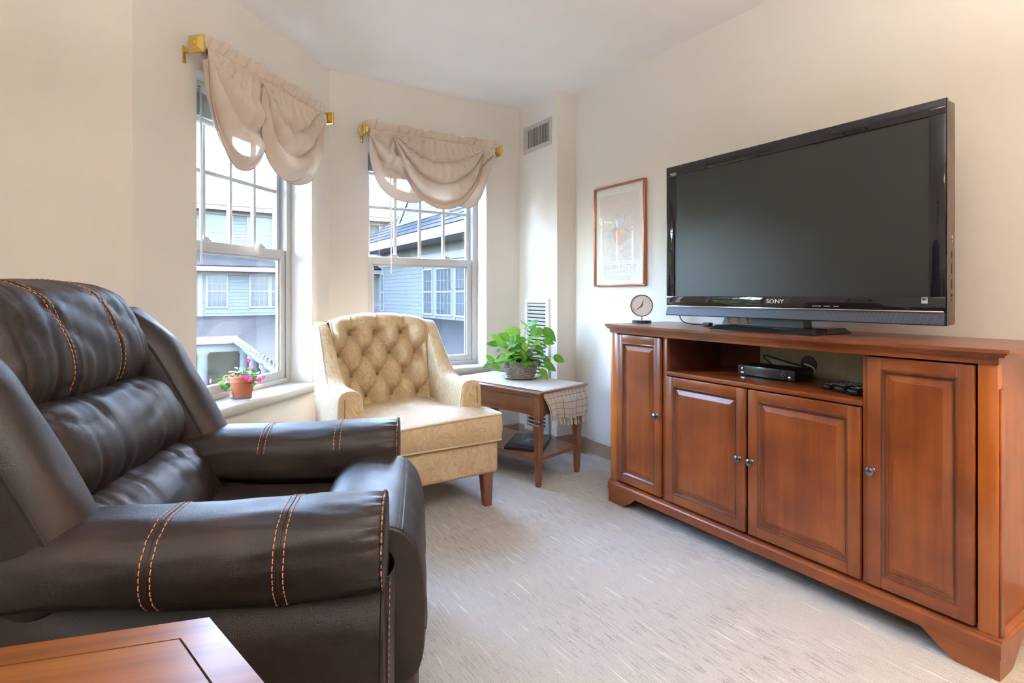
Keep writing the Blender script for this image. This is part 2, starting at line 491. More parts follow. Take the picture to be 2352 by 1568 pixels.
# ---------------------------------------------------------------- windows
def make_window(name, mat, ow):
    w = empty(name, label=None); w.matrix_world = mat; w['kind'] = 'structure'
    v = M['vinyl']
    yo, yi = 0.215, 0.135
    fw = 0.036
    # outer frame: jambs, head, bottom
    bx('jamb', (0, yi, Z0), (fw, yo, Z1), v, w, 0.004); bx('jamb', (ow - fw, yi, Z0), (ow, yo, Z1), v, w, 0.004)
    bx('head', (fw - .002, yi, Z1 - fw), (ow - fw + .002, yo, Z1), v, w, 0.004)
    bx('frame_bottom', (fw - .002, yi, Z0), (ow - fw + .002, yo, Z0 + 0.028), v, w, 0.004)
    for x in (fw - 0.004, ow - fw - 0.004):      # parting stops
        bx('stop', (x, yi + 0.002, Z0 + 0.02), (x + 0.008, yi + 0.012, Z1 - 0.02), v, w, 0.002)
    zr0, zr1 = 1.268, 1.318
    # lower sash
    y0, y1 = yi + 0.012, yi + 0.042
    sx0, sx1 = fw + 0.003, ow - fw - 0.003
    sw = 0.042
    low = empty('lower_sash'); low.parent = w
    bx('stile', (sx0, y0, Z0 + 0.026), (sx0 + sw, y1, zr1), v, low, 0.005); bx('stile', (sx1 - sw, y0, Z0 + 0.026), (sx1, y1, zr1), v, low, 0.005)
    bx('bottom_rail', (sx0 + sw - .003, y0, Z0 + 0.026), (sx1 - sw + .003, y1, Z0 + 0.070), v, low, 0.005)
    bx('meeting_rail', (sx0 + sw - .003, y0 - 0.004, zr0), (sx1 - sw + .003, y1, zr1), v, low, 0.005)
    bx('glazing_bead', (sx0 + sw - .002, y0 + 0.010, zr0 - 0.012), (sx1 - sw + .002, y1 - 0.004, zr0 + 0.002), v, low, 0.003)
    bx('glazing_bead', (sx1 - sw - 0.010, y0 + 0.010, Z0 + 0.07), (sx1 - sw + 0.002, y1 - 0.004, zr0), v, low, 0.003)
    bx('glazing_bead', (sx0 + sw - 0.002, y0 + 0.010, Z0 + 0.07), (sx0 + sw + 0.010, y1 - 0.004, zr0), v, low, 0.003)
    bx('pane', (sx0 + sw - .004, y0 + 0.017, Z0 + 0.066), (sx1 - sw + .004, y0 + 0.021, zr0 + 0.004), M['glass'], low)
    # upper sash with muntins
    y2, y3 = y1 + 0.004, y1 + 0.034
    up = empty('upper_sash'); up.parent = w
    us = 0.030
    bx('stile', (sx0, y2, zr0 + 0.006), (sx0 + us, y3, Z1 - fw + 0.002), v, up, 0.004); bx('stile', (sx1 - us, y2, zr0 + 0.006), (sx1, y3, Z1 - fw + 0.002), v, up, 0.004)
    bx('top_rail', (sx0 + us - .003, y2, Z1 - fw - 0.034), (sx1 - us + .003, y3, Z1 - fw + 0.002), v, up, 0.004)
    bx('bottom_rail', (sx0 + us - .003, y2, zr0 + 0.004), (sx1 - us + .003, y3, zr1 - 0.004), v, up, 0.004)
    gx0, gx1, gz0, gz1 = sx0 + us, sx1 - us, zr1 - 0.006, Z1 - fw - 0.034
    zm = 1.655
    xs = [gx0 + (gx1 - gx0) * k / 4 for k in (1, 2, 3)]
    yg = y2 + 0.014
    for x in xs:
        bx('muntin', (x - 0.0095, yg - 0.010, gz0), (x + 0.0095, yg + 0.012, gz1), v, up, 0.003)
    for x0, x1 in zip([gx0] + [x + .009 for x in xs], [x - .009 for x in xs] + [gx1]):
        bx('muntin', (x0, yg - 0.009, zm - 0.0095), (x1, yg + 0.011, zm + 0.0095), v, up, 0.003)
    cols = [gx0] + xs + [gx1]
    for i in range(4):
        for za, zb in ((gz0, zm), (zm, gz1)):
            bx('pane', (cols[i], yg - 0.002, za), (cols[i + 1], yg + 0.002, zb), M['glass'], up)
    # sash locks on the meeting rail
    for x in (ow * 0.27, ow * 0.73):
        mb = MB().box((x - 0.028, y0 + 0.004, zr1 - 0.002), (x + 0.028, y1 - 0.004, zr1 + 0.009), 0.003)
        mb.prism([(-0.020, 0.008), (0.018, 0.008), (0.014, 0.016), (-0.004, 0.017), (-0.020, 0.026)], lambda p, k: (x + p[0], y0 + 0.008 + 0.014 * k, zr1 + p[1]))
        mb.build('sash_lock', v, low, fix=True)
    # stool (inside sill board)
    sl = MB()
    poly = [(0.14, 0.0), (-0.014, 0.0), (-0.024, -0.006), (-0.028, -0.016), (-0.028, -0.042), (-0.022, -0.052), (0.0, -0.056), (0.14, -0.056)]
    sl.prism(poly, lambda p, k: (-0.018 + (ow + 0.036) * k if p[0] < 0.001 else (0.0 + ow * k), p[0], Z0 + p[1]))
    return w, sl

win1, sl1 = make_window('window_1', W1, OW1)
win2, sl2 = make_window('window_2', W2, OW2)
PORT = [(W1, OW1), (W2, OW2)]; SILLS = [('trim_1', sl1, W1), ('trim_2', sl2, W2)]
for k, y in enumerate(SIDE):
    Wk = W3 @ Matrix.Translation((y, 0, 0))
    wk_, slk = make_window('window_%d' % (k + 3), Wk, OW1)
    PORT.append((Wk, OW1)); SILLS.append(('trim_%d' % (k + 3), slk, Wk))
for nm, sl, mat in SILLS:
    o = sl.build(nm, M['sill'], fix=True, ang=50); o.matrix_world = mat; structure(o)

# sky portals in the two openings
for mat, ow in PORT:
    d = bpy.data.lights.new('window_portal', 'AREA')
    d.shape = 'RECTANGLE'; d.size = ow; d.size_y = Z1 - Z0
    d.cycles.is_portal = True
    o = bpy.data.objects.new('window_portal', d)
    COL.objects.link(o)
    Mx = mat @ Matrix.Translation((ow / 2, 0.225, (Z0 + Z1) / 2)) @ Matrix.Rotation(-math.pi / 2, 4, 'X')
    o.matrix_world = Mx

# ---------------------------------------------------------------- raised mini blinds with tilt wands
def make_blind(mat, ow, wx, label):
    b = empty('mini_blind', label=label, cat='blind', group='raised mini blinds at the windows'); b.matrix_world = mat
    y0, y1 = 0.088, 0.118
    bx('headrail', (0.008, y0, Z1 - 0.038), (ow - 0.008, y1, Z1 - 0.001), M['blind'], b, 0.003)
    slat = MB().grid(lambda u, v: (0.012 + (ow - 0.024) * u, y0 + 0.001 + 0.027 * v, 0.0035 * math.sin(math.pi * v)), 2, 7).build('slat', M['blind'], b)
    slat.modifiers.new('t', 'SOLIDIFY').thickness = 0.0008
    slat.location = (0, 0, Z1 - 0.050)
    for k in range(1, 26):
        c = copy_part(slat, b); c.location = (0, 0.002 * random.Random(k).uniform(-1, 1), Z1 - 0.050 - 0.0042 * k)
    bx('bottom_rail', (0.010, y0, Z1 - 0.182), (ow - 0.010, y1, Z1 - 0.162), M['blind'], b, 0.004)
    zb = 1.205
    wand = MB().tube([(wx, y0 - 0.012, Z1 - 0.035), (wx + 0.003, y0 - 0.014, 1.6), (wx + 0.006, y0 - 0.012, zb)], 0.0048, 6).tube([(wx + .006, y0 - .012, zb - 0.004), (wx + .006, y0 - .012, zb + 0.03)], 0.0062, 8)
    wand.build('tilt_wand', M['blind'], b)
    MB().tube([(wx, y0 - 0.012, Z1 - 0.034), (wx, y0 + 0.004, Z1 - 0.024)], 0.003, 6).build('wand_hook', M['grey'], b)
make_blind(W1, OW1, 0.105, 'white mini blind drawn up in the window above the potted impatiens')
make_blind(W2, OW2, 0.175, 'white mini blind drawn up in the window behind the tufted armchair')

# ---------------------------------------------------------------- grilles on the chase
def make_vent():
    y0, y1, z0, z1 = 3.045, 3.392, 2.093, 2.285
    g = empty('supply_vent', (XCH, (y0 + y1) / 2, z0), label='grey supply vent with upright slats high on the wall chase', cat='vent')
    h = (y1 - y0) / 2; H = z1 - z0; b = 0.032
    X = lambda d: -d
    mb = MB()
    for lo, hi in (((-h, 0), (h, b)), ((-h, H - b), (h, H)), ((-h, b - .001), (-h + b, H - b + .001)), ((h - b, b - .001), (h, H - b + .001))):
        mb.box((-0.008, lo[0], lo[1]), (0.004, hi[0], hi[1]), 0.004)
    mb.build('frame', M['grille'], g)
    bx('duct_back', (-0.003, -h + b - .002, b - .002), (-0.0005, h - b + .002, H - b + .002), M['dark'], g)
    n = 15
    sl = MB().box((-0.009, -0.0021, b - 0.004), (-0.002, 0.0021, H - b + 0.004), 0.0008, 1).build('slat', M['grille'], g)
    for k in range(n):
        y = -h + b + (2 * h - 2 * b) * (k + 0.5) / n
        c = sl if k == 0 else copy_part(sl, g)
        c.location = (0, y, 0)
    bx('damper_flap', (-0.005, h - b - 0.020, b), (-0.0025, h - b, H - b), M['grille'], g)
    for y in (-h + 0.014, h - 0.014):
        MB().lathe([(0.0, 0.0015), (0.003, 0.001), (0.004, 0)], 10, mat=Matrix.Translation((-0.008, y, H / 2)) @ Matrix.Rotation(-math.pi / 2, 4, 'Y')).build('screw', M['grey'], g)
make_vent()

def make_return():
    y0, y1, z0, z1 = 3.065, 3.362, 0.085, 1.037
    g = empty('return_grille', (XCH, (y0 + y1) / 2, z0), label='tall white louvred return grille on the chase behind the pothos', cat='vent')
    h = (y1 - y0) / 2; H = z1 - z0; b = 0.034
    mb = MB()
    for lo, hi in (((-h, 0), (h, b)), ((-h, H - b), (h, H)), ((-h, b - .001), (-h + b, H - b + .001)), ((h - b, b - .001), (h, H - b + .001))):
        mb.box((-0.018, lo[0], lo[1]), (0.004, hi[0], hi[1]), 0.004)
    mb.build('frame', M['grille_w'], g)
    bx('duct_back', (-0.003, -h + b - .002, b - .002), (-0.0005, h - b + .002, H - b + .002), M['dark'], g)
    n = 34
    sl = MB().box((-0.006, -h + b - 0.003, -0.0008), (0.006, h - b + 0.003, 0.0008), 0.0, mat=Matrix.Translation((0.0, 0, 0)) @ Matrix.Rotation(math.radians(52), 4, 'Y')).build('louver', M['grille_w'], g)
    sl.scale = (1.7, 1, 1.7)
    for k in range(n):
        z = b + (H - 2 * b) * (k + 0.5) / n
        c = sl if k == 0 else copy_part(sl, g)
        c.location = (-0.009, 0, z)
    for z in (0.016, H - 0.016):
        MB().lathe([(0.0, 0.0015), (0.003, 0.001), (0.004, 0)], 10, mat=Matrix.Translation((-0.018, 0, z)) @ Matrix.Rotation(-math.pi / 2, 4, 'Y')).build('screw', M['grey'], g)
make_return()

# ================================================================ outside
def siding_mat(name, c):
    return plain(name, c, 0.8, var=0.04, spec=0.15)
M['siding'] = siding_mat('pale_blue_siding', (0.070, 0.070, 0.070))
M['xtrim'] = plain('white_exterior_trim', (0.112, 0.112, 0.112), 0.7, var=0.02, spec=0.2)
def shingle_mat(name, a, b, sc=4.0):
    g = N(name)
    br = g.n('ShaderNodeTexBrick', inp={'Vector': g.coord('UV'), 'Color1': a, 'Color2': b, 'Mortar': tuple(x * 0.6 for x in a), 'Scale': sc, 'Mortar Size': 0.012, 'Brick Width': 0.9, 'Row Height': 0.5})
    return g.p(color=br.outputs['Color'], rough=0.95, spec=0.1, normal=g.bump(br.outputs['Fac'], 0.4, 0.02))
M['slate'] = shingle_mat('slate_blue_shingle', (0.0055, 0.0062, 0.008), (0.010, 0.0115, 0.0145))
M['shingle'] = shingle_mat('weathered_grey_shingle', (0.085, 0.078, 0.073), (0.11, 0.10, 0.095), 5.0)
M['xglass'] = plain('reflecting_exterior_glass', (0.028, 0.031, 0.034), 0.25, coat=0.0, spec=0.25)
M['asphalt'] = plain('asphalt', (0.011, 0.0105, 0.010), 0.95, bump=0.3, bscale=60, spec=0.08)
M['lawn'] = plain('lawn_green', (0.10, 0.18, 0.04), 0.9, bump=0.4, bscale=40, var=0.3)
M['hedge'] = plain('hedge_leaf', (0.08, 0.10, 0.02), 0.6, var=0.35)
M['treeleaf'] = plain('tree_leaf', (0.035, 0.065, 0.010), 0.5, var=0.5)
M['bark'] = plain('tree_bark', (0.10, 0.075, 0.05), 0.9, bump=0.6, bscale=30)

GZ = -3.1
structure(bx('ground', (-45, -40, GZ - 0.3), (60, 70, GZ), M['asphalt']))

def boards(parent, x0, x1, z0, z1, fn, step=0.15, holes=()):
    """lap siding, each board a part; fn(x, out, z) -> world"""
    n = int(round((z1 - z0) / step))
    for k in range(n):
        za, zb = z0 + k * step, z0 + (k + 1) * step + 0.012
        segs = [(x0, x1)]
        for hx0, hx1, hz0, hz1 in holes:
            if zb > hz0 and za < hz1:
                new = []
                for a, b in segs:
                    if hx0 >= b or hx1 <= a: new.append((a, b)); continue
                    if hx0 - a > 0.02: new.append((a, hx0))
                    if b - hx1 > 0.02: new.append((hx1, b))
                segs = new
        for a, b in segs:
            mb = MB()
            mb.prism([(0.030, za), (0.012, zb), (-0.02, zb), (-0.02, za)], lambda p, q: fn(a + (b - a) * q, p[0], p[1]))
            mb.build('siding_board', M['siding'], parent, fix=True, smooth=False)

def ext_window(parent, fn, x0, x1, z0, z1, cols=3, rows=2, lower_muntins=False):
    t = 0.055
    w = MB()
    def b(mb, xa, xb, ya, yb, za, zb):
        pts = [fn(x, y, z) for x in (xa, xb) for y in (ya, yb) for z in (za, zb)]
        mb.add(pts, [(0, 1, 3, 2), (4, 6, 7, 5), (0, 4, 5, 1), (2, 3, 7, 6), (0, 2, 6, 4), (1, 5, 7, 3)])
    for xa, xb, za, zb in ((x0 - t, x1 + t, z0 - t, z0), (x0 - t, x1 + t, z1, z1 + t), (x0 - t, x0, z0, z1), (x1, x1 + t, z0, z1)):
        b(w, xa, xb, 0.0, 0.05, za, zb)
    zm = (z0 + z1) / 2
    b(w, x0, x1, 0.0, 0.035, zm - 0.025, zm + 0.025)
    o = w.build('window', M['xtrim'], parent, fix=True, smooth=False)
    g = MB(); b(g, x0, x1, -0.02, 0.008, z0, z1); g.build('pane', M['xglass'], o, fix=True, smooth=False)
    mt = MB()
    for za, zb in ([(zm, z1)] + ([(z0, zm)] if lower_muntins else [])):
        for k in range(1, cols + 1):
            x = x0 + (x1 - x0) * k / (cols + 1); b(mt, x - 0.005, x + 0.005, 0.0, 0.018, za, zb)
        for k in range(1, rows):
            z = za + (zb - za) * k / rows; b(mt, x0, x1, 0.0, 0.018, z - 0.005, z + 0.005)
    mt.build('muntin', M['xtrim'], o, fix=True, smooth=False)

def roof_plane(name, pts, mat, parent, th=0.08, uvs=None):
    mb = MB()
    n = (Vector(pts[1]) - Vector(pts[0])).cross(Vector(pts[2]) - Vector(pts[0])).normalized()
    k = len(pts)
    top = [Vector(p) for p in pts]; bot = [p - n * th for p in top]
    mb.add(top + bot, [tuple(range(k)), tuple(range(2 * k - 1, k - 1, -1))] + [(i, i + k, (i + 1) % k + k, (i + 1) % k) for i in range(k)])
    o = mb.build(name, mat, parent, smooth=False)
    me = o.data; l = me.uv_layers.new(name='uv')
    ex = (top[1] - top[0]).normalized(); ey = n.cross(ex)
    for p in me.polygons:
        for li in p.loop_indices:
            c = me.vertices[me.loops[li].vertex_index].co - top[0]
            l.data[li].uv = (c.dot(ex), c.dot(ey))
    return o

def make_facade():
    b = empty('apartment_building', (6, 24, GZ), label='pale blue sided building across the courtyard with weathered shingle roof', cat='building')
    off = Vector((6, 24, GZ))
    fn = lambda x, o, z: Vector((x, 24 - o, z)) - off
    fu = lambda x, o, z: Vector((x, 24.6 - o, z)) - off
    L = lambda lo, hi: (tuple(Vector(lo) - off), tuple(Vector(hi) - off))
    X0, X1 = -6.0, 13.0
    bx('wall', *L((X0, 24, GZ), (X1, 24.5, 2.2)), M['siding'], b)
    bx('wall', *L((X0, 24.6, 2.0), (X1, 26, 4.6)), M['siding'], b)
    lows = [(1.36, 2.0), (2.86, 3.50), (3.62, 4.26), (5.4, 6.05), (6.15, 6.8), (8.6, 9.25), (-1.2, -0.5)]
    boards(b, X0, X1, 0.22, 1.95, fn, 0.133, [(a - .055, c + .055, 0.51, 1.90) for a, c in lows])
    for a, c in lows: ext_window(b, fn, a, c, 0.60, 1.80, 3, 2, True)
    ups = [(1.36, 2.24), (2.84, 3.72), (5.2, 6.08), (7.4, 8.28), (-1.4, -0.5)]
    boards(b, X0, X1, 2.7, 4.5, fu, 0.133, [(a - .055, c + .055, 2.79, 4.30) for a, c in ups])
    for a, c in ups: ext_window(b, fu, a, c, 2.88, 4.22, 3, 2)
    bx('corner_board', *L((1.04, 23.95, 0.2), (1.19, 24.02, 1.95)), M['xtrim'], b)
    bx('fascia', *L((X0, 23.42, 1.96), (X1, 23.50, 2.18)), M['xtrim'], b)
    bx('frieze', *L((X0, 23.9, 1.84), (X1, 24.05, 1.97)), M['xtrim'], b)
    roof_plane('skirt_roof', [Vector(p) - off for p in ((X0, 23.40, 2.17), (X1, 23.40, 2.17), (X1, 24.65, 2.82), (X0, 24.65, 2.82))], M['slate'], b)
    bx('fascia', *L((X0, 24.02, 4.36), (X1, 24.10, 4.56)), M['xtrim'], b)
    bx('frieze', *L((X0, 24.5, 4.24), (X1, 24.65, 4.5)), M['xtrim'], b)
    roof_plane('main_roof', [Vector(p) - off for p in ((X0, 24.0, 4.55), (X1, 24.0, 4.55), (X1, 27.6, 6.35), (X0, 27.6, 6.35))], M['shingle'], b)
    roof_plane('main_roof', [Vector(p) - off for p in ((X1, 31.2, 4.55), (X0, 31.2, 4.55), (X0, 27.6, 6.35), (X1, 27.6, 6.35))], M['shingle'], b)
    # porch along the facade and down the wing
    roof_plane('porch_roof', [Vector(p) - off for p in ((X0, 20.15, -0.30), (2.0, 20.15, -0.30), (4.6, 24.05, 0.26), (X0, 24.05, 0.26))], M['slate'], b)
    bx('porch_fascia', *L((X0, 20.1, -0.52), (2.0, 20.2, -0.29)), M['xtrim'], b)
    bx('porch_beam', *L((X0, 20.3, -0.80), (2.2, 20.5, -0.50)), M['xtrim'], b)
    for x in (-4.2, -1.6, 1.02):
        MB().lathe([(0.22, 0), (0.22, 0.12), (0.17, 0.2), (0.15, 2.2), (0.2, 2.28), (0.2, 2.36)], 20, tuple(Vector((x, 20.4, GZ)) - off)).build('porch_column', M['xtrim'], b)
make_facade()

def make_wing():
    b = empty('building_wing', (9, 17, GZ), label='wing of the building with slate blue shingle roof and white eave', cat='building')
    off = Vector((9, 17, GZ))
    L = lambda lo, hi: (tuple(Vector(lo) - off), tuple(Vector(hi) - off))
    P = lambda ps: [Vector(p) - off for p in ps]
    fn = lambda y, o, z: Vector((8 - o, y, z)) - off
    bx('wall', *L((8, 6, GZ), (8.6, 24, 3.0)), M['siding'], b)
    wins = [(15.25, 16.1), (16.42, 17.62), (17.98, 18.72), (23.1, 23.5), (11.0, 12.0), (12.3, 13.2)]
    boards(b, 6, 24, 0.2, 2.45, fn, 0.15, [(a - .055, c + .055, 0.33, 2.02) for a, c in wins])
    for a, c in wins: ext_window(b, fn, a, c, 0.40, 1.94, 3, 2, True)
    bx('frieze', *L((7.93, 6, 2.25), (8.05, 24, 2.5)), M['xtrim'], b)
    bx('soffit', *L((7.02, 6, 2.82), (8.1, 23.4, 2.86)), plain('grey_soffit', (0.11, 0.11, 0.11), 0.7), b)
    bx('fascia', *L((6.95, 6, 2.80), (7.03, 23.4, 3.12)), M['xtrim'], b)
    # main slope as overlapping shingle courses
    sl, hgt, run = 0.75, 3.1, 5.2
    n = 20
    for k in range(n):
        x0, x1 = 6.93 + run * k / n, 6.93 + run * (k + 1) / n + 0.06
        z0, z1 = 3.12 + sl * (x0 - 6.93), 3.12 + sl * (x1 - 6.93)
        roof_plane('shingle_course', P(((x0, 23.5, z0 + 0.03), (x0, 6, z0 + 0.03), (x1, 6, z1 + 0.005), (x1, 23.5, z1 + 0.005))), M['slate'], b, 0.03)
    # cross gable standing out of the slope
    gy0, gy1, gx, gz = 16.6, 21.0, 7.9, 3.86
    zp = gz + 1.75; yc = (gy0 + gy1) / 2
    bm_ = MB().prism([(gy0 + .15, gz), (gy1 - .15, gz), (yc, zp - .1)], lambda p, k: Vector((gx + 3.0 * k, p[0], p[1])) - off)
    bm_.build('gable_wall', M['siding'], b, fix=True, smooth=False)
    for k in range(10):
        z = gz + 0.15 * k; hw = (yc - gy0) * (1 - (z - gz) / (zp - gz)) - 0.12
        if hw > 0.15: bx('siding_board', *L((gx - 0.03, yc - hw, z), (gx + 0.01, yc + hw, z + 0.14)), M['siding'], b)
    for s, ya in ((-1, gy0), (1, gy1)):
        roof_plane('gable_roof', P(((gx - 0.05, ya + 0.25 * s, gz - 0.2), (gx + 5, ya + 0.25 * s, gz - 0.2), (gx + 5, yc, zp + 0.05), (gx - 0.05, yc, zp + 0.05)) if s < 0 else
                   ((gx + 5, ya + 0.25 * s, gz - 0.2), (gx - 0.05, ya + 0.25 * s, gz - 0.2), (gx - 0.05, yc, zp + 0.05), (gx + 5, yc, zp + 0.05))), M['slate'], b, 0.1)
        m = MB().prism([(ya + 0.25 * s, gz - 0.30), (yc, zp - 0.05), (yc, zp + 0.10), (ya + 0.25 * s, gz - 0.14)], lambda p, k: Vector((gx - 0.09 + 0.07 * k, p[0], p[1])) - off)
        m.build('rake_board', M['xtrim'], b, fix=True, smooth=False)
    bx('gable_sill_trim', *L((gx - 0.10, gy0 - 0.2, gz - 0.13), (gx + 0.1, gy1 + 0.2, gz)), M['xtrim'], b)
    # low roof between the wing and the courtyard
    roof_plane('walkway_roof', P(((2.0, 20.15, -0.30), (1.75, 6, -0.30), (8.05, 6, 0.24), (8.05, 24.05, 0.24), (4.6, 24.05, 0.26))), M['asphalt'], b, 0.06)
    bx('walkway_fascia', *L((1.90, 6, -0.52), (2.0, 20.2, -0.31)), M['xtrim'], b)
    for k in range(24):
        y = 19.6 - 0.55 * k
        bx('gutter_bracket', *L((1.84, y, -0.42), (1.95, y + 0.12, -0.30)), M['xtrim'], b)
    bx('walkway_beam', *L((2.15, 6, -0.80), (2.35, 20.4, -0.50)), M['xtrim'], b)
    for y in (8.2, 10.8, 13.2, 15.6, 18.0, 20.4):
        MB().lathe([(0.22, 0), (0.22, 0.12), (0.17, 0.2), (0.15, 2.2), (0.2, 2.28), (0.2, 2.36)], 20, tuple(Vector((2.25, y, GZ)) - off)).build('walkway_column', M['xtrim'], b)
make_wing()

rng = random.Random(5)
def leaf_cloud(n, fn, size):
    mb = MB()
    for _ in range(n):
        p, s = fn()
        d = Vector((rng.gauss(0, 1), rng.gauss(0, 1), rng.gauss(0, 1))).normalized()
        e = d.orthogonal().normalized(); w = d.cross(e)
        l = size * rng.uniform(0.6, 1.3) * s
        mb.add([p - e * l * 0.1, p + w * l * 0.3 + e * l * 0.45, p + e * l, p - w * l * 0.3 + e * l * 0.45], [(0, 1, 2, 3)])
    return mb
def ball(c, r):
    def f():
        d = Vector((rng.gauss(0, 1), rng.gauss(0, 1), rng.gauss(0, 1))).normalized() * (rng.random() ** 0.35)
        return Vector((c[0] + d.x * r[0], c[1] + d.y * r[1], c[2] + d.z * r[2])), 1.0
    return f
def make_bush(loc, r, label):
    e = empty('shrub', loc, label=label, cat='shrub', group='shrubs in the courtyard')
    leaf_cloud(1600, ball((0, 0, r[2]), r), 0.14).build('foliage', M['hedge'], e)
    MB().tube([(0, 0, 0), (0.05, 0, r[2])], 0.04, 6).build('stem', M['bark'], e)
make_bush((0.72, 17.2, GZ), (0.75, 0.8, 0.75), 'sunlit yellow green shrub in the courtyard beside the porch columns')
make_bush((-1.6, 17.6, GZ), (0.8, 0.8, 0.7), 'second yellow green shrub in the courtyard farther along the porch')

def make_tree(loc, h, r, label):
    e = empty('tree', loc, label=label, cat='tree', group='leafy trees beside the building')
    MB().tube([(0, 0, 0), (0.1, 0.05, h * 0.4), (0.0, 0.15, h * 0.8)], [0.2, 0.15, 0.05], 8).build('trunk', M['bark'], e)
    mb = MB()
    for k in range(9):
        c = (rng.uniform(-.55, .55) * r, rng.uniform(-.55, .55) * r, h * rng.uniform(0.35, 0.95))
        t = leaf_cloud(700, ball(c, (r * .6, r * .6, r * .55)), 0.34)
        mb.add(t.v, t.f)
    mb.build('crown', M['treeleaf'], e)
make_tree((-3.4, 8.6, GZ), 7.0, 1.9, 'broad leafy tree standing outside by the slanted window')
make_tree((-8.2, 14.5, GZ), 8.0, 2.4, 'taller leafy tree standing past the broad one')
make_tree((-8.0, 7.4, GZ), 6.0, 1.8, 'short leafy tree standing close to the outer wall')
# ================================================================ brown leather recliner
def sq_pillow(ha, hb, hc, ps=6.0, pp=2.6, nu=40, nt=48, shrink=0.0, disp=None):
    """superquadric bolster: a along the length, (b, c) its cross-section; returns S(s, t) and a builder"""
    def S(s, t):
        sn = math.sin((s - 0.5) * math.pi)
        a = spow(sn, 0.72)
        e = max(0.0, 1 - abs(a) ** ps) ** (1 / ps)
        th = 2 * math.pi * (t % 1.0)
        b = hb * spow(math.sin(th), 2 / pp) * (1 - shrink + shrink * e)
        c = hc * spow(math.cos(th), 2 / pp) * e
        if shrink == 0.0 and e < 1e-4: pass
        b *= e ** 0.35 if shrink == 0.0 else 1.0
        p = [ha * a, b, c]
        if disp: p = disp(p, a, th, e)
        return p
    return S

def pillow_obj(name, S, T, mat, parent, nu=44, nt=56):
    mb = MB().grid(lambda s, t: T @ Vector(S(s, t)), nu, nt, closev=True)
    return mb.build(name, mat, parent, ang=80, fix=True)

def dashes(mb, pts, nrm, L=0.0085, gap=0.0045, r=0.0011, lift=0.0006):
    """sewn thread along a polyline, offset along its normals"""
    P_ = [Vector(p) for p in pts]; Nn = [Vector(n) for n in nrm]
    d = [0.0]
    for i in range(1, len(P_)): d.append(d[-1] + (P_[i] - P_[i - 1]).length)
    def at(x):
        for i in range(1, len(d)):
            if x <= d[i]:
                f = (x - d[i - 1]) / max(1e-9, d[i] - d[i - 1])
                return P_[i - 1].lerp(P_[i], f) + Nn[i - 1].lerp(Nn[i], f).normalized() * lift
        return P_[-1] + Nn[-1] * lift
    x = 0.002
    while x + L < d[-1]:
        a, b, c = at(x), at(x + L / 2), at(x + L)
        n = Nn[min(len(Nn) - 1, int(len(Nn) * x / d[-1]))]
        mb.tube([a - n * r, a.lerp(b, .4) + n * r * .3, b + n * r * .5, b.lerp(c, .6) + n * r * .3, c - n * r], r, 5)
        x += L + gap
    return mb

def surf_line(S, T, fixed, rng_, axis='t', n=40, off=0.0):
    """polyline on a pillow surface with normals; fixed is s (axis t) or t (axis s)"""
    pts = []; nr = []
    for i in range(n + 1):
        q = rng_[0] + (rng_[1] - rng_[0]) * i / n
        s, t = (fixed, q) if axis == 't' else (q, fixed)
        p = T @ Vector(S(s, t))
        du = T @ Vector(S(min(1, s + .004), t)) - T @ Vector(S(max(0, s - .004), t))
        dv = T @ Vector(S(s, t + .004)) - T @ Vector(S(s, t - .004))
        nn = dv.cross(du)
        nn = nn.normalized() if nn.length > 1e-9 else Vector((0, 0, 1))
        pts.append(p); nr.append(nn)
    return pts, nr

def s_of(a): return 0.5 + math.asin(spow(a, 1 / 0.72)) / math.pi

PHI = math.radians(9.5)
REC_LOC = (0.545, 1.459, 0.0)
rec = empty('recliner', REC_LOC, -YAW + PHI, label='dark brown leather recliner with orange double stitching on its arms', cat='recliner')
LE = M['leather']

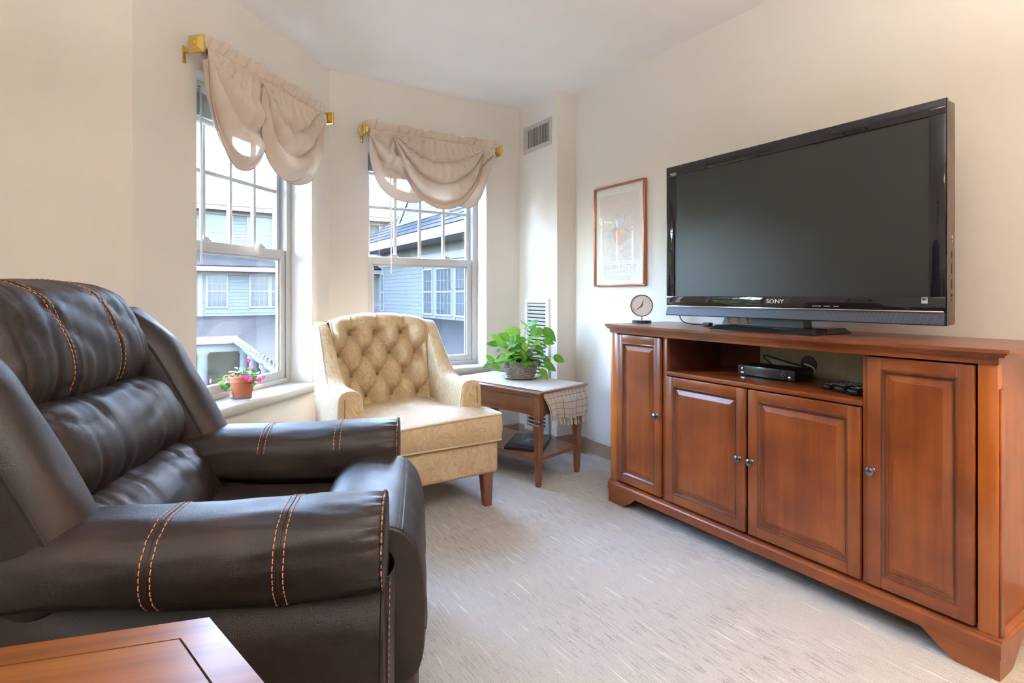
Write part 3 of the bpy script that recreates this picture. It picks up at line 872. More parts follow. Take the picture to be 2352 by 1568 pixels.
def make_recliner():
    I4 = Matrix.Identity(4)
    # ---- arms: long rolls
    for sgn in (-1, 1):
        def adisp(p, a, th, e, sgn=sgn):
            x, b, c = p            # x along u, b = up, c = outwards (v * sgn)
            # gathers at the front end, gentle sag in the middle
            f = smooth01((a - 0.80) / 0.2)
            g = 0.004 * math.sin(th * 22) * f * (1 if e > 0.1 else 0)
            w = 0.0035 * (ridge(x * 7, th * 2.2, 3.1 + sgn) - 0.5)
            k = 1 + (g + w) / 0.1
            b2 = b * k; c2 = c * k
            if b < 0:
                c2 += 0.012 * (b / 0.092)      # tucked underneath
                b2 *= 1 - 0.36 * smooth01((0.55 - a) / 1.3)
            b2 += -0.010 * (1 - abs(a)) - 0.012 * smooth01((-a - 0.4) / 0.6)
            return [x, b2, c2]
        S = sq_pillow(0.365, 0.095, 0.118, 9.0, 2.5, disp=adisp)
        # local axes: a -> u, b -> z, c -> v*sgn
        T = frame((-0.372, sgn * 0.362, 0.545), (1, 0, 0), (0, 0, 1), (0, sgn, 0))
        arm = pillow_obj('arm', S, T, LE, rec, 72, 72)
        st = MB()
        for u0 in (-0.425, -0.200):
            tr = (0.46, -0.20)        # from inner side over the top to under the outer side
            seam = MB(); s0 = s_of((u0 + 0.372) / 0.365)
            for du in (-0.0095, 0.0095):
                pts, nr = surf_line(S, T, s_of((u0 + du + 0.372) / 0.365), tr, 't', 60)
                nr = [(p - Vector((p.x, sgn * 0.362, 0.545))).normalized() for p in pts]
                dashes(st, pts, nr)
            pts, nr = surf_line(S, T, s0, tr, 't', 60)
            nr = [(p - Vector((p.x, sgn * 0.362, 0.545))).normalized() for p in pts]
            seam.tube([p - n * 0.0012 for p, n in zip(pts, nr)], 0.0034, 6)
            seam.build('seam_welt', LE, arm)
        st.build('stitching', M['stitch'], arm)['kind'] = 'stuff'
        # stitched edge around the front end
        ring = []; rn = []
        for i in range(61):
            t = i / 60
            p = T @ Vector(S(0.925, t)); ring.append(p); rn.append((p - Vector((p.x, sgn * 0.362, 0.545))).normalized())
        MB().tube(ring[:-1], 0.0045, 6, closed=True).build('front_piping', LE, arm)
        dashes(MB(), ring, rn, 0.007, 0.005, 0.0011, 0.0046).build('stitching', M['stitch'], arm)['kind'] = 'stuff'
        # side panel below the arm roll
        def side(u, v, sgn=sgn):
            x = -0.74 + 0.725 * u
            zt = 0.485 + 0.03 * (1 - u) + 0.09 * smooth01((0.30 - u) / 0.30)
            z = 0.03 + (zt - 0.03) * v
            out = 0.452 + 0.018 * math.sin(math.pi * min(1, v * 1.1)) - 0.030 * smooth01((v - 0.80) / 0.2) + 0.004 * ridge(x * 3, z * 4, 1.7)
            return Vector((x, sgn * out, z))
        mb = MB().grid(side, 30, 26)
        inner = lambda u, v: Vector((-0.74 + 0.725 * u, sgn * 0.285, 0.03 + 0.46 * v))
        mb.grid(inner, 2, 2)
        fr = lambda u, v: side(1.0, v).lerp(inner(1.0, v), u) + Vector((0.022 * math.sin(math.pi * u), 0, 0))
        mb.grid(fr, 10, 26)
        bk = lambda u, v: side(0.0, v).lerp(inner(0.0, v), u)
        mb.grid(bk, 2, 26)
        mb.grid(lambda u, v: side(u, 1.0).lerp(inner(u, 1.0), v), 30, 2)
        pn = mb.build('side_panel', LE, rec, ang=60, fix=True)
        # piping and stitching down the front corner
        cor = [side(1.0, k / 40) + Vector((0.002, 0, 0)) for k in range(41)]
        MB().tube(cor, 0.005, 6).build('corner_piping', LE, pn)
        cor2 = [side(1.0, k / 40).lerp(inner(1.0, k / 40), 0.16) + Vector((0.013, 0, 0)) for k in range(41)]
        dashes(MB(), cor2, [Vector((1, 0, 0))] * 41).build('stitching', M['stitch'], pn)['kind'] = 'stuff'
        MB().tube([c + Vector((-0.002, 0, 0)) for c in cor2], 0.0035, 6).build('seam_welt', LE, pn)

    # ---- seat
    def sdisp(p, a, th, e):
        x, b, c = p
        c += 0.006 * (ridge(x * 9, b * 5, 0.3) - 0.5) * (1 if c > 0 else 0)
        return [x, b, c]
    S = sq_pillow(0.262, 0.24, 0.075, 10, 6, disp=sdisp)      # a across, b along u, c up
    pillow_obj('seat_cushion', S, frame((-0.36, 0, 0.405), (0, 1, 0), (1, 0, 0), (0, 0, 1)), LE, rec)
    bx('seat_base', (-0.72, -0.30, 0.05), (-0.12, 0.30, 0.38), LE, rec, 0.02)
    # ---- leg rest: padded front that wraps over the seat edge
    prof = [(-0.205, 0.440), (-0.195, 0.500), (-0.165, 0.533), (-0.110, 0.548), (-0.045, 0.548), (0.012, 0.532), (0.050, 0.495), (0.068, 0.44), (0.075, 0.36), (0.074, 0.28), (0.066, 0.22), (0.045, 0.185), (0.0, 0.175), (-0.06, 0.20), (-0.10, 0.30), (-0.13, 0.40)]
    pc = crom([(p[0], 0, p[1]) for p in prof], 5, True)
    cx = sum(p.x for p in pc) / len(pc); cz = sum(p.z for p in pc) / len(pc)
    def lr(s, t):
        sn = math.sin((s - 0.5) * math.pi); a = spow(sn, 0.7)
        e = max(0.0, 1 - abs(a) ** 12) ** (1 / 12)
        q = pc[int(round(t * len(pc))) % len(pc)]
        k = (0.80 + 0.20 * e) if abs(a) < 0.9999 else 0.0
        w = 0.004 * (ridge(a * 3, t * 9, 4.4) - 0.5)
        return Vector((cx + (q.x - cx) * (k + w * 4), 0.286 * a, cz + (q.z - cz) * (k + w * 4)))
    lrest = MB().grid(lr, 44, len(pc), closev=True).build('leg_rest', LE, rec, ang=80, fix=True)
    def lr_line(q0):
        pts = []; nr = []
        for i in range(41):
            p = lr(0.10 + 0.80 * i / 40, q0)
            pts.append(p); nr.append(Vector((p.x - cx, 0, p.z - cz)).normalized())
        return pts, nr
    for q0 in (26 / len(pc), 44 / len(pc)):
        pts, nr = lr_line(q0)
        MB().tube(pts, 0.0030, 6).build('seam_welt', LE, lrest)
    pts, nr = lr_line(25 / len(pc))
    dk = plain('dark_thread', (0.10, 0.055, 0.04), 0.6)
    dashes(MB(), pts, nr).build('stitching', dk, lrest)['kind'] = 'stuff'
    # lower front pads
    S = sq_pillow(0.284, 0.085, 0.055, 12, 3.2, disp=lambda p, a, th, e: [p[0], p[1], p[2] + 0.006 * (ridge(p[0] * 8, p[1] * 6, 9.) - .5)])
    pillow_obj('lower_pad', S, frame((0.0, 0, 0.115), (0, 1, 0), (0, 0, 1), (1, 0, 0)), LE, rec)

    # ---- backrest: three pillows up a raked line
    B0 = Vector((-0.515, 0, 0.425)); bd = Vector((-0.470, 0, 0.883)).normalized(); bn = Vector((bd.z, 0, -bd.x))
    def backT(b0, c0): return frame(B0 + bd * b0 + bn * c0, (0, 1, 0), tuple(bd), tuple(bn))
    def wr(seed, amp, fa=14, fb=3):
        def d(p, a, th, e):
            x, b, c = p
            if c > -0.02:
                edge = abs(math.sin(th)) ** 1.5
                r1 = max(0.0, ridge(x * fa, b * fb, seed) - 0.45)
                r2 = max(0.0, ridge(x * 6 + b * 9, b * 7 - x * 3, seed + 5) - 0.55)
                c -= amp * (r1 * (0.25 + edge * 1.4) + r2 * 0.9) * e
                c += 0.004 * noise.noise(Vector((x * 5, b * 5, seed)))
            return [x, b, c]
        return d
    # lumbar
    S = sq_pillow(0.292, 0.150, 0.105, 6, 2.5, shrink=0.10, disp=wr(1.3, 0.019, 20))
    pillow_obj('lumbar_pillow', S, backT(0.105, -0.085), LE, rec, 90, 72)
    S = sq_pillow(0.296, 0.122, 0.108, 6, 2.5, shrink=0.10, disp=wr(7.7, 0.016, 20))
    pillow_obj('middle_pillow', S, backT(0.355, -0.080), LE, rec, 90, 72)
    def hd(p, a, th, e):
        p = wr(3.9, 0.013, 20)(p, a, th, e)
        x, b, c = p
        # the top rolls backwards
        k = max(0.0, b - 0.02)
        c -= 0.9 * k * k / 0.2
        return [x, b, c]
    S = sq_pillow(0.298, 0.198, 0.128, 5, 2.5, shrink=0.14, disp=hd)
    T = backT(0.648, -0.080)
    head = pillow_obj('head_pillow', S, T, LE, rec, 100, 96)
    st = MB()
    for v0 in (-0.115, 0.105):
        seam = MB(); s0 = s_of(v0 / 0.298)
        for dv in (-0.0085, 0.0085):
            pts, nr = surf_line(S, T, s_of((v0 + dv) / 0.298), (0.83, 1.30), 't', 70)
            nr = [n if n.dot(Vector((1, 0, .5))) > 0 else -n for n in nr]
            dashes(st, pts, nr)
        pts, nr = surf_line(S, T, s0, (0.83, 1.30), 't', 70)
        nr = [n if n.dot(Vector((1, 0, .5))) > 0 else -n for n in nr]
        seam.tube([p - n * 0.001 for p, n in zip(pts, nr)], 0.003, 6)
        seam.build('seam_welt', LE, head)
    st.build('stitching', M['stitch'], head)['kind'] = 'stuff'
    # wings either side of the pillows
    for sgn in (-1, 1):
        def wd(p, a, th, e, sgn=sgn):
            x, b, c = p
            k = 1 - 0.34 * smooth01((a - 0.35) / 0.65)          # narrower to the top
            c2 = c * k + 0.004 * (ridge(x * 5, th, 2.2 + sgn) - 0.5)
            return [x, b * (1 - 0.15 * smooth01((a - 0.3) / 0.7)), c2]
        S = sq_pillow(0.300, 0.088, 0.115, 5, 2.4, disp=wd)       # a along the rake, b across, c forward
        T = frame(B0 + bd * 0.385 + bn * (-0.050) + Vector((-.012, sgn * 0.372, 0)), tuple(bd), (0, sgn, 0), tuple(bn)) 
        wing = pillow_obj('wing', S, T, LE, rec, 60, 56)
        pts = [T @ Vector(S(0.06 + 0.86 * i / 40, 0.155)) for i in range(41)]
        MB().tube(pts, 0.004, 6).build('piping', LE, wing)
        pts = [T @ Vector(S(0.06 + 0.86 * i / 40, 0.845)) for i in range(41)]
        MB().tube(pts, 0.004, 6).build('piping', LE, wing)
    # shell behind
    S = sq_pillow(0.36, 0.40, 0.06, 8, 7)
    pillow_obj('back_shell', S, backT(0.40, -0.185), LE, rec)
    for u in (-0.62, -0.10):
        for v in (-0.38, 0.38):
            MB().lathe([(0.02, 0), (0.024, 0.006), (0.024, 0.05)], 14, (u, v, 0)).build('foot', M['black'], rec)
make_recliner()
# ================================================================ tufted armchair
def damask_mat():
    g = N('cream_gold_damask')
    uv = g.coord('UV')
    nz = g.n('ShaderNodeTexNoise', inp={'Vector': uv, 'Scale': 9.0, 'Detail': 2.0})
    off = g.n('ShaderNodeVectorMath', operation='MULTIPLY_ADD')
    g.set(off.inputs[0], nz.outputs['Color']); off.inputs[1].default_value = (0.07, 0.07, 0); g.set(off.inputs[2], uv)
    def motif(scale, petals, sharp, loc):
        mp = g.n('ShaderNodeMapping'); g.set(mp.inputs['Vector'], off.outputs[0]); mp.inputs['Scale'].default_value = (scale, scale, 1); mp.inputs['Location'].default_value = loc
        vo = g.n('ShaderNodeTexVoronoi', voronoi_dimensions='2D', inp={'Vector': mp.outputs[0], 'Scale': 1.0, 'Randomness': 0.55})
        d = g.n('ShaderNodeVectorMath', operation='SUBTRACT'); g.set(d.inputs[0], mp.outputs[0]); g.set(d.inputs[1], vo.outputs['Position'])
        sx = g.n('ShaderNodeSeparateXYZ'); g.set(sx.inputs[0], d.outputs[0])
        ang = g.math('ARCTAN2', sx.outputs['Y'], sx.outputs['X'])
        rad = vo.outputs['Distance']
        spin = g.math('ADD', g.math('MULTIPLY', ang, petals), g.math('MULTIPLY', rad, 7.0))
        pet = g.math('ABSOLUTE', g.math('SINE', spin))
        edge = g.math('SUBTRACT', g.math('MULTIPLY_ADD', pet, 0.42, 0.12), rad)
        band = g.ramp(edge, [(0.0, (0, 0, 0)), (0.012, (1, 1, 1)), (0.085, (0.9, 0.9, 0.9)), (0.12, (0.15, 0.15, 0.15)), (0.20, (0.05, 0.05, 0.05)), (0.23, (0.8, 0.8, 0.8))])
        return band
    a = motif(5.6, 3.5, 0, (0, 0, 0)); b = motif(9.0, 2.5, 0, (3.3, 1.7, 0))
    wv = g.n('ShaderNodeTexWave', wave_type='BANDS', inp={'Vector': off.outputs[0], 'Scale': 3.2, 'Distortion': 7.0, 'Detail': 1.0, 'Detail Scale': 1.3})
    vine = g.ramp(wv.outputs['Fac'], [(0.955, (0, 0, 0)), (0.975, (1, 1, 1))])
    f = g.math('MAXIMUM', g.math('MAXIMUM', a, g.math('MULTIPLY', b, 0.8)), g.math('MULTIPLY', vine, 0.6))
    base = g.ramp(g.noise(uv, 5, 2), [(0.3, (0.56, 0.44, 0.285)), (0.7, (0.62, 0.50, 0.335))])
    col = g.mix(g.math('MULTIPLY', f, 0.62), base, (0.44, 0.285, 0.115))
    weave = g.noise(uv, 900, 1)
    return g.p(color=col, rough=g.ramp(f, [(0, (0.62,) * 3), (1, (0.48,) * 3)]), sheen=0.10, spec=0.3, normal=g.bump(g.math('ADD', weave, g.math('MULTIPLY', f, 0.6)), 0.10, 0.002))
M['damask'] = damask_mat()
M['piping'] = plain('cream_piping', (0.66, 0.54, 0.37), 0.6)
M['button'] = plain('covered_button', (0.30, 0.20, 0.085), 0.6)

CHX, CHY = 1.045, 2.76
def make_armchair():
    ch = empty('tufted_armchair', (CHX, CHY, 0), 0.0, label='cream damask armchair with button tufted back in the window bay', cat='armchair')
    D = M['damask']
    SXB, SZB, ZB = 0.152, 0.115, 0.838
    lean = 0.20
    def tuft(x, z):
        # lattice coordinates: buttons at integer (i, j)
        zz = (z - ZB) / (2 * SZB); xx = (x + 0.012) / SXB
        i, j = xx + zz, -xx + zz
        h = (abs(math.sin(math.pi * i)) * abs(math.sin(math.pi * j))) ** 0.42
        # nearest button
        best = 9
        for k in range(-4, 2):
            r_ = ZB + k * SZB
            ofs = 0.0 if k % 2 == 0 else SXB / 2
            m = round((x + 0.012 - ofs) / SXB)
            bxp = m * SXB + ofs - 0.012
            if abs(bxp) > 0.26: continue
            best = min(best, math.hypot(x - bxp, z - r_))
        hb = 1 - math.exp(-(best / 0.021) ** 2)
        hb2 = 1 - math.exp(-(best / 0.042) ** 2)
        body = 0.26 * h + 0.30 * hb * (0.5 + 0.5 * h) + 0.44 * hb2 * (0.6 + 0.4 * h)
        # pleats above the last row of buttons
        up = smooth01((z - ZB - 0.010) / 0.05)
        pl = abs(math.sin(math.pi * xx)) ** 0.35
        body = body * (1 - up) + (0.50 + 0.42 * pl) * up
        sd = smooth01((abs(x) - 0.235) / 0.045)
        return body * (1 - sd) + 0.72 * sd
    def topz(x): return 0.958 - 0.055 * abs(x / 0.32) ** 2.6
    HW = 0.292
    def pad(u, v):
        x = (u - 0.5) * 2 * HW * (1 - 0.03)
        zt = topz(x)
        # v: 0..0.86 up the front face, then over the top and a little down the back
        if v < 0.84:
            z = 0.37 + (zt - 0.035 - 0.37) * (v / 0.84)
            y = 0.262 + lean * (z - 0.42) + 0.030 * (x / HW) ** 2 * -1.4
            y -= 0.086 * tuft(x, z) - 0.048
            z2 = z
        else:
            q = (v - 0.84) / 0.16 * math.pi * 0.95
            zc = zt - 0.035
            r = 0.058
            tf = tuft(x, zc) if True else 0
            yb = 0.262 + lean * (zc - 0.42) - 0.042 * (x / HW) ** 2 - 0.086 * tf + 0.048
            y = yb + r * (1 - math.cos(q)); z2 = zc + 0.035 * math.sin(q) * (0.55 + 0.5 * tf)
        e = smooth01((HW * 0.97 - abs(x)) / 0.022)
        y += 0.024 * (1 - e)
        return Vector((x, y, z2))
    back = MB().grid(pad, 130, 128).build('tufted_back', D, ch, ang=180, uv=True)
    # buttons, one by one
    bt = None
    for k in range(-3, 1):
        z = ZB + k * SZB
        ofs = 0.0 if k % 2 == 0 else SXB / 2
        for m in range(-3, 3):
            x = m * SXB + ofs - 0.012
            if abs(x) > 0.25: continue
            y = 0.262 + lean * (z - 0.42) - 0.042 * (x / HW) ** 2 + 0.043
            if bt is None:
                bt = MB().lathe([(0, 0.006), (0.005, 0.0055), (0.009, 0.003), (0.0105, 0.0), (0.009, -0.003)], 14).build('button', M['button'], ch)
                o = bt
            else: o = copy_part(bt, ch)
            o.matrix_local = Matrix.Translation((x, y - 0.004, z)) @ Matrix.Rotation(math.pi / 2 + 0.2, 4, 'X')
    # side shells: arm sweeping up into the back
    def ztop(y):
        return 0.612 + 0.298 * smooth01((y - 0.02) / 0.25) ** 1.15
    for sg in (-1, 1):
        def sec(y, q, sg=sg):
            """q 0..1 around: outer bottom -> outer top -> inner top -> inner bottom"""
            zt = ztop(y)
            hi = smooth01((y - 0.02) / 0.25)
            xo = 0.372 - 0.022 * hi
            xi = 0.262 + 0.020 * hi
            r = (xo - xi) / 2
            bulge = 0.006
            if q < 0.38: x, z = xo + bulge * math.sin(math.pi * q / 0.38), 0.165 + (zt - r - 0.165) * (q / 0.38)
            elif q < 0.62:
                a = (q - 0.38) / 0.24 * math.pi
                x = (xo + xi) / 2 + r * spow(math.cos(a), 0.75); z = zt - r + r * spow(math.sin(a), 0.75)
            else:
                k = (q - 0.62) / 0.38
                x = xi - 0.012 * math.sin(math.pi * k); z = zt - r + (0.33 - zt + r) * k
            yy = y + lean * max(0.0, z - 0.42) * smooth01((y + 0.05) / 0.25)
            return Vector((sg * x, yy, z))
        y0, y1 = -0.185, 0.335
        ny, nq = 46, 58
        mb = MB()
        mb.grid(lambda u, v: sec(y0 + (y1 - y0) * u, v), ny, nq)
        # front face, slightly domed
        cz, cxx = 0.42, sg * 0.317
        ring = [sec(y0, k / (nq - 1)) for k in range(nq)]
        rings = []
        for k, (s_, out) in enumerate(((1.0, 0.0), (0.96, 0.010), (0.85, 0.016), (0.5, 0.019), (0.02, 0.020))):
            rings.append([Vector((cxx + (p.x - cxx) * s_, p.y - out, cz + (p.z - cz) * s_)) for p in ring])
        vs = [p for r_ in rings for p in r_]
        fs = []
        for k in range(len(rings) - 1):
            for j in range(nq - 1): fs.append((k * nq + j, k * nq + j + 1, (k + 1) * nq + j + 1, (k + 1) * nq + j))
        mb.add(vs, fs)
        rb = [sec(y1, k / (nq - 1)) for k in range(nq)]
        mb.add(rb, [tuple(range(nq))])
        arm = mb.build('arm', D, ch, ang=60, uv=True)
        for off_, nm in ((0.0, 'piping'),):
            MB().tube([Vector((cxx + (p.x - cxx) * 0.985, p.y - 0.004, cz + (p.z - cz) * 0.985)) for p in ring[4:-8]], 0.0042, 6).build(nm, M['piping'], arm)
        MB().tube([Vector((cxx + (p.x - cxx) * 0.52, p.y - 0.0195, cz + (p.z - cz) * 0.99)) for p in ring[18:24]], 0.003, 6).build('seam', M['button'], arm)
        MB().tube([sec(y0 + (y1 - y0) * k / 40, 0.44) + Vector((0, 0, 0.001)) for k in range(41)], 0.0036, 6).build('piping', M['piping'], arm)
        # welt between the tufted pad and the side border
        MB().tube([pad(0.5 + sg * 0.487, 0.12 + 0.80 * k / 40) + Vector((0, -0.004, 0)) for k in range(41)], 0.004, 6).build('piping', M['piping'], back)
    # outside back panel
    def ob(u, v):
        x = (u - 0.5) * 2 * 0.352
        zt = topz(x) - 0.012
        z = 0.165 + (zt - 0.165) * v
        return Vector((x, 0.385 + lean * max(0, z - 0.42) - 0.05 * (x / 0.352) ** 6 - 0.03 * smooth01((v - 0.95) / 0.05), z))
    mb = MB().grid(ob, 40, 30)
    def ib(u, v):
        p = ob(u, v); return Vector((p.x, p.y - 0.06, p.z))
    mb.grid(ib, 40, 30); mb.grid(lambda u, v: ob(u, 1.0).lerp(ib(u, 1.0), v), 40, 3)
    for e in (0.0, 1.0): mb.grid(lambda u, v: ob(e, u).lerp(ib(e, u), v), 30, 2)
    mb.build('back_panel', D, ch, ang=60, uv=True, fix=True)

    # ---- T-shaped seat cushion
    def rounded(poly, r, n=6):
        out = []; k = len(poly)
        for i in range(k):
            p0, p1, p2 = (Vector((*poly[(i + d) % k], 0)) for d in (-1, 0, 1))
            a = (p0 - p1).normalized(); b = (p2 - p1).normalized()
            for j in range(n + 1):
                t = j / n
                q = p1 + a * r * (1 - t) ** 2 + b * r * t ** 2
                out.append(q)
        return out
    poly = [(-0.395, -0.385), (0.395, -0.385), (0.395, -0.200), (0.258, -0.200), (0.258, 0.30), (-0.258, 0.30), (-0.258, -0.200), (-0.395, -0.200)]
    dense = []
    rp = rounded(poly, 0.028)
    for i in range(len(rp)):
        a, b = rp[i], rp[(i + 1) % len(rp)]
        m = max(1, int((b - a).length / 0.04))
        for j in range(m): dense.append(a.lerp(b, j / m))
    nd = len(dense)
    nrm = []
    for i in range(nd):
        t = dense[(i + 1) % nd] - dense[i - 1]
        nrm.append(Vector((t.y, -t.x, 0)).normalized())
    cen = Vector((0, -0.10, 0))
    def layers(zs):
        rings = []
        for z, ins in zs: rings.append([dense[i] - nrm[i] * ins + Vector((0, 0, z + (0.008 * math.sin(dense[i].x * 5) if z > .4 else 0))) for i in range(nd)])
        return rings
    rings = layers([(0.330, 0.012), (0.333, 0.003), (0.345, -0.003), (0.395, -0.009), (0.440, -0.004), (0.452, 0.003), (0.456, 0.012)])
    top0 = rings[-1]
    for k in (0.9, 0.75, 0.55, 0.35, 0.15, 0.02):
        rings.append([Vector((cen.x + (p.x - cen.x) * k, cen.y + (p.y - cen.y) * k, p.z + 0.030 * (1 - k ** 2.2))) for p in top0])
    vs = [p for r_ in rings for p in r_]; fs = []
    for k in range(len(rings) - 1):
        for i in range(nd):
            j = (i + 1) % nd; fs.append((k * nd + i, k * nd + j, (k + 1) * nd + j, (k + 1) * nd + i))
    fs.append(tuple(range(nd - 1, -1, -1))); fs.append(tuple((len(rings) - 1) * nd + i for i in range(nd)))
    cush = MB().add(vs, fs).build('seat_cushion', D, ch, ang=70, uv=True, fix=True)
    for z, o_ in ((0.4535, -0.001), (0.334, -0.001)):
        MB().tube([dense[i] - nrm[i] * o_ + Vector((0, 0, z + (0.008 * math.sin(dense[i].x * 5) if z > .4 else 0))) for i in range(nd)], 0.0048, 6, closed=True).build('piping', M['piping'], cush)
    # apron
    mb = MB().box((-0.380, -0.370, 0.165), (0.380, 0.37, 0.328), 0.020, 3)
    mb.build('seat_base', D, ch, uv=True)
    # legs
    for lx in (-1, 1):
        for ly, fy in ((-0.335, -1), (0.33, 1)):
            x0 = lx * 0.325
            def lg(p, k): 
                s_ = 0.030 if k else 0.020
                sh = 0 if fy < 0 else 0.05 * (1 - k)
                return (x0 + p[0] * s_ + (0 if k else 0.006 * lx), ly + p[1] * s_ + sh, 0.172 * k)
            MB().prism([(-1, -0.8), (-0.8, -1), (0.8, -1), (1, -0.8), (1, 0.8), (0.8, 1), (-0.8, 1), (-1, 0.8)], lg).build('leg', M['legwood'], ch, fix=True)
make_armchair()

# ================================================================ end table in the corner
TA = math.radians(15.0)
ET = Vector((1.712, 2.440, 0))
def make_end_table():
    t = empty('end_table', ET, TA, label='walnut end table with tapered legs and a lower shelf beside the armchair', cat='table')
    W_, L_, H_ = 0.455, 0.79, 0.530
    wd, wh = M['walnut'], M['walnut_h']
    mb = MB().box((0, 0, H_ - 0.012), (W_, L_, H_), 0.004).box((0.010, 0.010, H_ - 0.022), (W_ - 0.010, L_ - 0.010, H_ - 0.011), 0.004).box((0.018, 0.018, H_ - 0.034), (W_ - 0.018, L_ - 0.018, H_ - 0.021), 0.003)
    mb.build('table_top', wh, t)
    a0 = 0.026
    ls = 0.046
    zt = H_ - 0.032
    for lo, hi, nm in (((a0 + ls - .002, a0 + .006, zt - 0.105), (W_ - a0 - ls + .002, a0 + 0.024, zt), 'apron'), ((a0 + ls - .002, L_ - a0 - 0.024, zt - 0.105), (W_ - a0 - ls + .002, L_ - a0 - .006, zt), 'apron'),
                       ((a0 + .006, a0 + ls - .002, zt - 0.105), (a0 + 0.024, L_ - a0 - ls + .002, zt), 'apron'), ((W_ - a0 - 0.024, a0 + ls - .002, zt - 0.105), (W_ - a0 - .006, L_ - a0 - ls + .002, zt), 'apron')):
        ap = bx(nm, lo, hi, wh, t, 0.002)
    bx('apron_bead', (a0 + 0.003, a0 + ls, zt - 0.084), (a0 + 0.008, L_ - a0 - ls, zt - 0.081), M['legwood'], t)
    bx('apron_bead', (a0 + ls, a0 + 0.003, zt - 0.084), (W_ - a0 - ls, a0 + 0.008, zt - 0.081), M['legwood'], t)
    # leg: square block, turned collar, taper, foot
    prof = [(0.0, 0.0125), (0.030, 0.0135), (0.031, 0.0150), (0.034, 0.0150), (0.33, 0.0225), (0.338, 0.0225), (0.345, 0.0170), (0.352, 0.0200), (0.360, 0.0225), (0.368, 0.0200), (0.374, 0.0170), (0.378, 0.0230), (0.500, 0.0230)]
    mb = MB()
    k = len(prof); vs = []
    for z, r in prof:
        c = 0.82
        for px_, py_ in ((-1, -c), (-c, -1), (c, -1), (1, -c), (1, c), (c, 1), (-c, 1), (-1, c)): vs.append((px_ * r, py_ * r, z))
    fs = [(i * 8 + j, i * 8 + (j + 1) % 8, (i + 1) * 8 + (j + 1) % 8, (i + 1) * 8 + j) for i in range(k - 1) for j in range(8)]
    fs += [tuple(range(7, -1, -1)), tuple((k - 1) * 8 + j for j in range(8))]
    leg = mb.add(vs, fs).build('leg', wd, t, ang=25)
    for i, (x, y) in enumerate(((a0 + 0.023, a0 + 0.023), (W_ - a0 - 0.023, a0 + 0.023), (a0 + 0.023, L_ - a0 - 0.023), (W_ - a0 - 0.023, L_ - a0 - 0.023))):
        o = leg if i == 0 else copy_part(leg, t)
        o.location = (x, y, 0)
    sp = [(0.062, 0.038), (W_ - 0.062, 0.038), (W_ - 0.038, 0.062), (W_ - 0.038, L_ - 0.062), (W_ - 0.062, L_ - 0.038), (0.062, L_ - 0.038), (0.038, L_ - 0.062), (0.038, 0.062)]
    MB().prism(sp, lambda p, q: (p[0], p[1], 0.142 + 0.020 * q)).build('shelf', wh, t, fix=True)
    return t
make_end_table()
TM = Matrix.Translation(ET) @ Matrix.Rotation(TA, 4, 'Z')

